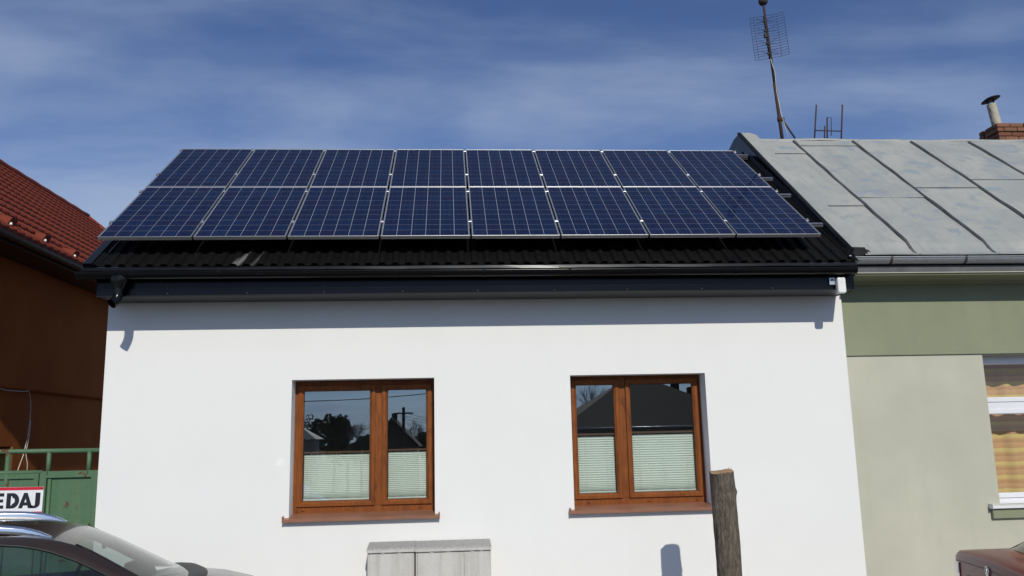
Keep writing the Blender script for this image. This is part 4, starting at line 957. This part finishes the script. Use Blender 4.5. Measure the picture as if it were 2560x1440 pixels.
cabinet(3.417, 4.211, 0.875, [(3.437, 3.896), (3.927, 4.196)], 'grey double door utility cabinet, the half towards the tree stump', 0.012)

st = thing('tree_stump', 'tall sawn off tree trunk with grey brown bark by the white wall', 'tree stump', (6.43, -1.27, 0.0))
nz, ns = 90, 64; H = 1.618; rows = []
from mathutils import noise as mnoise
for k in range(nz+1):
    z = H*k/nz; row = []
    cx = 6.431+0.010*sin(z*2.2)-0.004*z; cy = -1.27+0.01*sin(z*3)
    for i in range(ns):
        q = 2*pi*i/ns; r = 0.1100+0.05*max(0, 0.35-z)**1.2+0.004*sin(2*q+z*2)
        r += 0.010*mnoise.noise(Vector((cos(q)*7, sin(q)*7, z*2.0)))+0.006*mnoise.noise(Vector((cos(q)*16, sin(q)*16, z*4.5)))+0.004*abs(mnoise.noise(Vector((cos(q)*34, sin(q)*34, z*7))))
        dq = (q+0.25 if q < pi else q+0.25-2*pi); r += 0.014*math.exp(-((z-1.43)/0.03)**2-(dq/0.3)**2)
        dk = q-1.5*pi-0.10; r += 0.012*math.exp(-(((z-1.49)/0.045)**2+(dk/0.30)**2)**2)-0.016*math.exp(-((z-1.49)/0.020)**2-(dk/0.12)**2)
        zt = z+(0.018*cos(q-0.9)+0.006*sin(3*q) if k == nz else 0)
        row.append((cx+r*cos(q), cy+r*sin(q), zt))
    rows.append(row)
part('trunk', B().grid(rows, True, True), 'bark', st)
top = rows[-1]; cb_ = B(); c0 = Vector((sum(p[0] for p in top)/ns, sum(p[1] for p in top)/ns, sum(p[2] for p in top)/ns))
rws = [[tuple(c0+(Vector(p)-c0)*f+Vector((0, 0, 0.003*sin(i*0.9)*f))) for i, p in enumerate(top)] for f in (0.02, 0.35, 0.7, 0.93, 0.995)]
part('sawn_top', cb_.grid(rws, False, True), 'cut_wood', st)
part('splinter', B().tube([top[2], (top[2][0]-0.002, top[2][1], top[2][2]+0.035)], [0.003, 0.0008], 5).tube([top[6], (top[6][0]-0.006, top[6][1], top[6][2]+0.02)], [0.003, 0.0008], 5), 'cut_wood', st)
structure('tree_pit', B().box((6.0, -1.65, 0.05), (6.85, -0.85, 0.116)), 'earth')

# ================================================================== CARS
def lerp_curve(c, s):
    if s <= c[0][0]: return c[0][1]
    for (a, p), (d, q) in zip(c, c[1:]):
        if s <= d:
            t = (s-a)/(d-a); return p+(q-p)*t
    return c[-1][1]
def build_car(o, paint, L0, L1, W, top, roofline, winline, belt, mid_s, ws_i, rw_i, bul_f, bul_r, nexp=5.0, crown=0.04, glassmat='car_glass', edge=1.0):
    """o: empty. roofline/winline: lists of (s, lat, z) rear to front; ws_i / rw_i: index in roofline where windscreen starts / rear window ends"""
    sc, a = (L0+L1)/2, (L1-L0)/2; zl = 0.22; N = 96
    def ring_pt(u, f, inset=0.0, off=0.0):
        c, s_ = cos(u), sin(u); e = 2.0/nexp
        s = sc+(a-inset*1.3+off)*math.copysign(abs(c)**e, c); lat = (W-inset+off)*math.copysign(abs(s_)**e, s_)
        zt = lerp_curve(top, s)+crown*(1-(lat/W)**2)
        return (s, lat, zl+f*(zt-zl))
    lev = [(0.0, 0.09), (0.05, 0.04), (0.14, 0.012), (0.30, 0.0), (0.60, 0.0), (0.80, 0.008), (0.92 if edge == 1 else 0.955, 0.022*edge), (0.985, 0.045*edge), (1.0, 0.065*edge)]
    tin = 0.065*edge
    us = [2*pi*i/N for i in range(N)]
    rows = [[ring_pt(u, f, i) for u in us] for f, i in lev]
    for q in (0.86, 0.6, 0.3, 0.03):
        r = []
        for u in us:
            s, lat, z = ring_pt(u, 1.0, tin); s2 = sc+(s-sc)*(1-(1-q)*0.35); l2 = lat*q
            r.append((s2, l2, lerp_curve(top, s2)+crown*(1-(l2/W)**2)+0.006))
        rows.append(r)
    body = part('body', B().grid(rows, True, True), paint, o)
    part('cabin_floor', B().box((roofline[0][0]+0.15, -W+0.12, belt-0.02), (roofline[-1][0]-0.12, W-0.12, belt+0.055)), 'interior_dark', o)
    M_ = 13
    def skin(i0, i1, sub=3):
        rr = []
        for i in range(i0, i1):
            for k in range(sub+(1 if i == i1-1 else 0)):
                t = k/sub; p, q = roofline[i], roofline[i+1]; pt = [p[j]+(q[j]-p[j])*t for j in range(3)]
                ii = i+t; nI = len(roofline)-1
                bf = bul_f*smooth01((ii-ws_i+2.0)/(nI-ws_i+2.0))-bul_r*smooth01((rw_i+2.0-ii)/(rw_i+2.0))
                cr_ = 0.040
                rr.append([(pt[0]+bf*(1-(v*v)), pt[1]*v, pt[2]+cr_*(1-abs(v)**2.4)) for v in [-1+2*m/(M_-1) for m in range(M_)]])
        return B().grid(rr, True)
    part('roof', skin(rw_i, ws_i), paint, o)
    part('windscreen', skin(ws_i, len(roofline)-1), glassmat, o)
    for sg_ in (-1, 1): part('windscreen_trim', B().tube([(p[0]+.004, sg_*(p[1]-.004), p[2]+.004) for p in roofline[ws_i:]], .009, 6), 'cowl_plastic', o)
    part('rear_window', skin(0, rw_i), glassmat, o)
    for sgn_ in (-1, 1):
        fb = B().grid([[(p[0], sgn_*p[1], p[2]+0.003) for p in roofline], [(p[0]+0.01, sgn_*(p[1]+0.022), p[2]-0.006) for p in roofline], [(p[0], sgn_*p[1], p[2]) for p in winline]], True)
        fb.grid([[(p[0], sgn_*p[1], p[2]) for p in winline], [(p[0], sgn_*(p[1]-0.012), p[2]-0.004) for p in winline]], True)
        part('roof_frame', fb, paint, o)
        part('window_seal', B().tube([(p[0], sgn_*(p[1]-0.008), p[2]-0.008) for p in winline], 0.010, 6), 'dark_rubber', o)
        for a_, c_ in ((winline[0][0], mid_s-0.05), (mid_s+0.05, winline[-1][0])):
            n = 14; up_ = []; lo = []
            for k in range(n+1):
                s = a_+(c_-a_)*k/n
                lt = lerp_curve([(p[0], p[1]) for p in winline], s); zt = lerp_curve([(p[0], p[2]) for p in winline], s)
                up_.append((s, sgn_*(lt-0.012), zt-0.006)); lo.append((s, sgn_*(W-0.075), belt))
            part('side_window', B().grid([lo, [tuple((Vector(p)+Vector(q))/2+Vector((0, sgn_*0.012, 0))) for p, q in zip(lo, up_)], up_], True), glassmat, o)
        lt = lerp_curve([(p[0], p[1]) for p in winline], mid_s); zt = lerp_curve([(p[0], p[2]) for p in winline], mid_s)
        part('pillar', B().grid([[(mid_s-0.055, sgn_*(W-0.068), belt), (mid_s+0.055, sgn_*(W-0.068), belt)], [(mid_s-0.05, sgn_*(lt-0.004), zt), (mid_s+0.05, sgn_*(lt-0.004), zt)]]), 'black_gloss', o)
    for ws in (L0+0.80, L1-0.88):
        for sg_ in (-1, 1):
            wh = part('wheel', B().lathe([(0.02, -0.03), (0.19, -0.05), (0.20, -0.10), (0.205, 0.10), (0.02, 0.10)], (ws, sg_*(W-0.11), 0.315), 28, True, 1), 'steel_rim', o)
            part('tyre', B().lathe([(0.20, -0.10), (0.225, -0.112), (0.295, -0.105), (0.315, -0.075), (0.315, 0.075), (0.295, 0.105), (0.205, 0.11), (0.20, -0.10)], (ws, sg_*(W-0.11), 0.315), 28, True, 1), 'dark_rubber', wh)
            part('arch', B().lathe([(0.33, -0.108), (0.375, -0.102), (0.375, 0.102), (0.33, 0.108)], (ws, sg_*(W-0.11), 0.315), 28, True, 1), 'dark_rubber', o)
    for ss in (mid_s+0.22, mid_s-0.65):
        for sg_ in (-0.36, 0.36):
            sb = B().box((ss-0.20, sg_-0.23, belt-0.3), (ss-0.06, sg_+0.23, belt+0.10), 0.03).box((ss-0.22, sg_-0.12, belt+0.13), (ss-0.12, sg_+0.12, belt+0.30), 0.03)
            part('seat', sb.tube([(ss-0.16, sg_-0.05, belt+0.08), (ss-0.17, sg_-0.05, belt+0.15)], 0.008, 6).tube([(ss-0.16, sg_+0.05, belt+0.08), (ss-0.17, sg_+0.05, belt+0.15)], 0.008, 6), 'interior_dark', o)
    def surf(u, f, inset=0.0, off=0.0): return ring_pt(u, f, lerp_curve(lev, f), off)
    return surf, body
c1 = thing('parked_car', 'dark brown parked car with silver roof rails', 'car', (1.03, -3.08, -0.004), (0, 0, atan2(.33, .944)), local=True)
top1 = [(-2.6, .80), (-2.45, .92), (-2.2, .96), (-1.0, .965), (0.0, .965), (.60, .972), (.80, .995), (.93, .985), (1.18, .945), (1.376, .888), (1.475, .842), (1.62, .73), (1.78, .60)]
rl1 = [(-2.40, .62, 1.02), (-2.05, .585, 1.27), (-1.75, .59, 1.375), (-1.35, .62, 1.432), (-.95, .645, 1.460), (-.6, .66, 1.466), (-.27, .672, 1.455), (-.144, .676, 1.447), (-.05, .680, 1.432), (.058, .682, 1.409), (.146, .686, 1.380), (.232, .692, 1.336), (.318, .700, 1.284), (.488, .722, 1.178), (.64, .745, 1.085), (.77, .765, 1.020)]
wl1 = [(-2.10, .70, 1.06), (-1.95, .70, 1.22), (-1.70, .70, 1.325), (-1.35, .715, 1.390), (-.95, .725, 1.420), (-.6, .732, 1.432), (-.27, .738, 1.424), (-.144, .740, 1.408), (-.06, .741, 1.388), (.022, .743, 1.362), (.10, .746, 1.328), (.183, .750, 1.289), (.265, .755, 1.244), (.40, .765, 1.165), (.52, .775, 1.092), (.62, .785, 1.030)]
rp1, bd1 = build_car(c1, 'brown_paint', -2.6, 1.78, .885, top1, rl1, wl1, 0.985, -.58, 10, 2, .13, .10, 4.2, .065)
for sg_ in (-1, 1):       # roof rails: polished blades bridging the roof
    pr_ = [(-1.95, 1.36), (-1.88, 1.40), (-1.75, 1.450), (-1.5, 1.492), (-1.1, 1.525), (-.7, 1.538), (-.42, 1.534), (-.29, 1.526), (-.22, 1.517), (-.157, 1.506), (-.11, 1.492), (-.065, 1.475), (-.03, 1.458), (.005, 1.438)]
    rows = []
    for s, z in pr_:
        zr = lerp_curve([(p[0], p[2]) for p in rl1], s)+0.012
        lo = max(zr-0.004, z-0.052); lt = sg_*0.600
        rows.append([(s, lt-0.017, lo), (s, lt-0.019, lo*0.4+z*0.6), (s, lt-0.012, z-0.003), (s, lt, z), (s, lt+0.012, z-0.003), (s, lt+0.019, lo*0.4+z*0.6), (s, lt+0.017, lo)])
    part('roof_rail', B().grid(rows, True), 'chrome', c1)
    part('mirror', B().grid([[(0.52+0.09*c_-0.02, sg_*(0.93+0.11*s_), 1.00+z*0.07) for c_, s_ in [(cos(2*pi*k/14)*r, sin(2*pi*k/14)*r) for k in range(14)]] for z, r in ((-1, .2), (-.7, .8), (0, 1), (.7, .85), (1, .2))], True, True), 'brown_paint', c1)
    part('headlight', B().grid([[rp1(u, f, 0.0, 0.006) for u in [sg_*(0.30+0.55*k/8) for k in range(9)]] for f in (0.70, 0.78, 0.86)], True), 'lens_clear', c1)
    part('tail_light', B().grid([[rp1(u, f, 0.0, 0.006) for u in [pi-sg_*(0.35+0.5*k/8) for k in range(9)]] for f in (0.70, 0.80, 0.92)], True), 'lens_red', c1)
cw_ = B()   # glossy black cowl with wiper arms between windscreen and bonnet
rows = []
for k, t in enumerate((0.0, 0.35, 0.7, 1.0)):
    rows.append([((.735+.13*(1-v*v)) + t*(0.105+0.03*(1-v*v)), .755*v*(1-0.03*t), 1.036+0.040*(1-abs(v)**2.4)-0.004*t+0.022*sin(pi*t)-0.02*t*abs(v)**6) for v in [-1+2*m/20 for m in range(21)]])
cw_.grid(rows, True); part('cowl', cw_, 'cowl_plastic', c1)
part('dashboard', B().box((.25, -.62, .99), (.66, .62, 1.045), .02), 'interior_dark', c1)
part('steering_wheel', B().tube([(.10+0.06*cos(q), .34+.17*sin(q), 1.05+.16*cos(q)) for q in [2*pi*k/20 for k in range(21)]], .014, 6), 'interior_dark', c1)
part('rear_view_mirror', B().box((.28, -.10, 1.285), (.31, .12, 1.345), .008), 'interior_dark', c1)
th2 = radians(-13)
c2 = thing('parked_car', 'maroon parked saloon car with ringed emblem on its boot lid', 'car', (9.742, -3.774, -0.004), (0, 0, th2), local=True)
top2 = [(-2.10, .990), (-2.02, .998), (-1.85, 1.004), (-1.62, 1.008), (-1.0, .95), (0.9, .95), (1.1, .93), (1.9, .80), (2.2, .62)]
rl2 = [(-1.66, .70, 1.020), (-1.45, .66, 1.130), (-1.25, .62, 1.240), (-1.0, .58, 1.335), (-.7, .57, 1.375), (-.3, .58, 1.392), (.1, .585, 1.378), (.35, .60, 1.330), (.6, .64, 1.205), (.85, .68, 1.075), (1.02, .70, .985)]
wl2 = [(-1.52, .74, 1.010), (-1.38, .72, 1.09), (-1.20, .69, 1.19), (-.97, .66, 1.280), (-.7, .65, 1.325), (-.3, .655, 1.343), (.1, .66, 1.328), (.32, .67, 1.28), (.52, .69, 1.18), (.72, .71, 1.075), (.86, .73, .995)]
rp2, bd2 = build_car(c2, 'maroon_paint', -2.10, 2.2, .84, top2, rl2, wl2, .965, -.25, 7, 3, .12, .10, 14.0, .045, edge=0.5)
def patch(name, u0, u1, f0, f1, off, mat, parent, n=8, m=3):
    rows = [[rp2(u0+(u1-u0)*k/n, f0+(f1-f0)*j/m, 0.0, off) for k in range(n+1)] for j in range(m+1)]
    edge = [[rp2(u0+(u1-u0)*k/n, f0+(f1-f0)*j/m, 0.0, 0.0) for k in range(n+1)] for j in range(m+1)]
    b_ = B().grid(rows, True)
    b_.grid([rows[0], edge[0]]); b_.grid([rows[-1], edge[-1]]); b_.grid([[r[0] for r in rows], [r[0] for r in edge]]); b_.grid([[r[-1] for r in rows], [r[-1] for r in edge]])
    return part(name, b_, mat, parent)
def u_at(lat):    # ring angle on the rear end for a lateral position
    t = min(1, abs(lat)/.84)**(14.0/2); return pi-math.copysign(math.asin(t), lat)
for sg_ in (1, -1):
    q = lambda l: u_at(sg_*l)
    tl = patch('tail_light', q(.575), pi-sg_*1.25, .66, .905, .006, 'lens_red', c2)
    patch('reversing_light', q(.58), q(.755), .800, .900, .010, 'lens_clear', tl)
    patch('light_gap', q(.772), q(.79), .66, .908, .008, 'dark_rubber', tl)
patch('plate_recess', u_at(.43), u_at(-.43), .58, .800, .003, 'dark_rubber', c2, 16)
patch('boot_seam', u_at(.80), u_at(-.80), .912, .920, .0015, 'dark_rubber', c2, 30, 1)
pl = part('number_plate', B().box((-2.125, -.26, .66), (-2.116, .26, .775), .002), 'sign_white', c2)
part('plate_band', B().box((-2.1262, .215, .664), (-2.1252, .256, .771)), 'plate_blue', pl)
part('plate_rim', B().tube([(-2.122, -.262, .658), (-2.122, .262, .658), (-2.122, .262, .777), (-2.122, -.262, .777), (-2.122, -.262, .658)], .004, 6), 'dark_rubber', pl)
ezc = 0.955; ex0 = rp2(pi, (ezc-.22)/(lerp_curve(top2, -2.1)+.045-.22))[0]-.007
em = part('emblem', B().tube([(ex0, .033*cos(q), ezc+.033*sin(q)) for q in [2*pi*k/24 for k in range(25)]], .0042, 6), 'chrome', c2)
part('emblem_arrow', B().prism([(-.006, ezc-.026), (.006, ezc-.026), (.008, ezc+.004), (.022, ezc+.020), (.006, ezc+.012), (-.004, ezc+.024), (-.016, ezc+.018), (-.007, ezc+.002)], 0, ex0-.003, ex0+.003), 'chrome', em)
bump = B().grid([[rp2(u, f, 0.0, off) for u in [pi-1.15+2.3*k/30 for k in range(31)]] for f, off in ((.16, .01), (.18, .05), (.36, .055), (.40, .012))], True); part('bumper', bump, 'maroon_paint', c2)

# ================================================================== ACROSS THE STREET (seen mirrored in the window panes)
YG = RD+0.013
def refl(u, v, yv): p = on_y(u, v, yv); return Vector((p.x, 2*YG-p.y, p.z))
ohl = thing('far_house', 'dark hipped roof house across the street, mirrored in the window beside the stump', 'house', (13, -40, -3.4))
E1, E2 = refl(1400, 1067, 38), refl(1935, 1066, 38); R1, R2 = refl(1556, 953, 44), refl(1634, 955, 44)
zE = (E1.z+E2.z)/2; yF = E1.y; yB = 2*R1.y-yF
rv = [(E1.x, yF, zE), (E2.x, yF, zE), (E2.x, yB, zE), (E1.x, yB, zE), tuple(R1), (R2.x, R1.y, R1.z)]
part('roof', B().add(rv, [(0, 1, 5, 4), (1, 2, 5), (2, 3, 4, 5), (3, 0, 4), (3, 2, 1, 0)]), 'clay_dark', ohl)
part('wall', B().box((E1.x+.5, yF-.5, -3.8), (E2.x-.5, yB+.5, zE-.01)), 'grey_plaster', ohl)
for (ua, ub, vt) in ((1677, 1692, 925), (1719, 1729, 968)):
    a_, c_ = refl(ua, vt, 46), refl(ub, vt, 46); part('chimney', B().box((a_.x, a_.y-.35, zE), (c_.x, a_.y+.35, a_.z)), 'clay_dark', ohl)
part('gutter', B().tube([(E1.x-.02, yF+.06, zE-.02), (E2.x+.02, yF+.06, zE-.02)], .06, 8), 'galvanised', ohl)
ghl = thing('far_house', 'small steep gabled house across the street, mirrored in the window towards the gate', 'house', (2, -60, -3.8))
ap = refl(978, 1043, 60); l_, r__ = refl(935, 1102, 60), refl(1050, 1116, 60)
part('wall', B().prism([(l_.x+.3, -3.9), (r__.x-.3, -3.9), (r__.x-.3, r__.z), (ap.x, ap.z-.15), (l_.x+.3, l_.z)], 1, ap.y, ap.y-7), 'clay_dark', ghl)
part('roof', B().add([tuple(l_), tuple(ap), tuple(r__), (l_.x, l_.y-7.3, l_.z), (ap.x, ap.y-7.3, ap.z), (r__.x, r__.y-7.3, r__.z)], [(0, 1, 4, 3), (1, 2, 5, 4)]), 'clay_dark', ghl)
part('chimney', B().box((ap.x-.1, ap.y-2, ap.z-.5), (ap.x+.35, ap.y-2.5, ap.z+.35)), 'clay_dark', ghl)
shd = thing('far_shed', 'pale sheet roofed shed across the street, mirrored in the window towards the gate', 'shed', (-1, -26, -2))
s0, s1 = refl(738, 1066, 28), refl(790, 1098, 28)
part('roof', B().add([tuple(s0+Vector((0, -1.2, 0.05))), tuple(s1), (s1.x-6, s1.y, s1.z), (s0.x-4, s0.y-1.2, s0.z+.05), (s1.x, s1.y-2.4, s1.z), (s1.x-6, s1.y-2.4, s1.z)], [(0, 3, 2, 1), (0, 1, 4), (3, 0, 4, 5)]), 'painted_roof', shd)
part('wall', B().box((s1.x-6, s1.y-.3, -2.5), (s1.x-.2, s1.y-2.2, s1.z-.02)), 'grey_plaster', shd)
def poles(u, vtop, yv, label):
    p = refl(u, vtop, yv); o = thing('utility_pole', label, 'pole', (p.x, p.y, -3.8), group='utility poles across the street')
    part('pole', B().tube([(p.x, p.y, -4.0), (p.x, p.y, p.z)], [.16, .12], 8), 'trunk_dark', o)
    part('crossarm', B().box((p.x-.8, p.y-.06, p.z-.55), (p.x+.8, p.y+.06, p.z-.43)), 'trunk_dark', o); return p
pa = poles(1009, 1018, 60, 'mirrored utility pole behind the small gabled house'); pb_ = poles(871, 1056, 80, 'mirrored utility pole beside the dark evergreen trees')
wr = thing('overhead_wires', 'overhead wires mirrored in the window towards the gate', 'wire', (0, -50, 3))
def wire(p, q, sag, r=.018): return B().tube([p.lerp(q, t)-Vector((0, 0, sag*4*t*(1-t))) for t in [k/14 for k in range(15)]], r, 5)
part('wire', wire(refl(690, 1004, 30), refl(1120, 978, 30), .12, .02), 'trunk_dark', wr)
for dz in (-.5, -.75, -1.0): part('wire', wire(pa+Vector((.3, 0, dz)), pb_+Vector((.3, 0, dz*.6)), .35), 'trunk_dark', wr); part('wire', wire(pa+Vector((.3, 0, dz)), refl(1150, 1045, 62)+Vector((0, 0, dz*.3)), .2), 'trunk_dark', wr)
def dense_tree(u, v, yv, rx, rz, label, n=2600, seed=1):
    rn = random.Random(seed); c = refl(u, v, yv); o = thing('evergreen_tree', label, 'tree', (c.x, c.y, -3.8), group='trees across the street')
    part('trunk', B().tube([(c.x, c.y, -4), (c.x+.1, c.y, c.z)], [.22, .1], 8), 'trunk_dark', o)
    b_ = B(); lobes = [(rn.uniform(-.55, .55)*rx, rn.uniform(-.55, .55)*rx, rn.uniform(-.6, .55)*rz, rn.uniform(.35, .6)) for _ in range(16)]
    for _ in range(n):
        lx_, ly_, lz_, lr = rn.choice(lobes); d = Vector((rn.gauss(0, 1), rn.gauss(0, 1), rn.gauss(0, 1))).normalized()*rn.uniform(.6, 1.05)
        p = c+Vector((lx_+d.x*lr*rx, ly_+d.y*lr*rx, lz_+d.z*lr*rz)); s = rn.uniform(.10, .24)*rx/2
        e1 = Vector((rn.gauss(0, 1), rn.gauss(0, 1), rn.gauss(0, 1))).normalized(); e2 = e1.orthogonal().normalized()
        b_.add([p-e1*s, p+e2*s*.8, p+e1*s, p-e2*s*.8], [(0, 1, 2, 3)])
    part('crown', b_, 'leaf_dark', o)
dense_tree(836, 1094, 90, 2.4, 2.8, 'broad dark evergreen mirrored in the window towards the gate', 3000, 3)
dense_tree(782, 1092, 95, 1.6, 2.6, 'narrow dark evergreen mirrored behind the pale shed', 2200, 5)
dense_tree(1100, 1112, 90, 3.2, 1.6, 'low dark hedge tree mirrored beyond the small gabled house', 2400, 8)
dense_tree(925, 1118, 92, 2.6, 1.7, 'low rounded tree mirrored between the utility poles', 2000, 12)
def bare_tree(u, v, yv, h, label, seed):
    rn = random.Random(seed); t_ = refl(u, v, yv); o = thing('bare_tree', label, 'tree', (t_.x, t_.y, -3.8), group='trees across the street')
    base = Vector((t_.x, t_.y, -4.0)); b_ = B(); fork = Vector((t_.x, t_.y, t_.z-h)); b_.tube([base, fork], [.2, .12], 7); part('trunk', b_, 'twig', o)
    tw = B()
    def grow(p, d, l, r, k):
        q = p+d*l; tw.tube([p, (p+q)/2+Vector((rn.uniform(-.05, .05)*l, 0, rn.uniform(-.04, .04)*l)), q], [r, r*.8, r*.55], 4, False)
        if k == 0: return
        for _ in range(rn.choice((3, 3, 4))):
            nd_ = (d+Vector((rn.gauss(0, .45), rn.gauss(0, .45), rn.gauss(.12, .3)))).normalized(); grow(p+d*l*rn.uniform(.5, 1.0), nd_, l*rn.uniform(.6, .8), r*.55, k-1)
    for _ in range(4): grow(fork, Vector((rn.gauss(0, .4), rn.gauss(0, .4), 1)).normalized(), h*.42, .07, 4)
    part('crown', tw, 'twig', o)
bare_tree(1036, 1052, 75, 2.6, 'bare branched tree mirrored beside the utility pole', 4)
bare_tree(905, 1052, 85, 3.0, 'bare branched tree mirrored left of the window mullion', 9)
bare_tree(1475, 952, 60, 4.0, 'bare branched tree mirrored behind the hipped roof', 15)
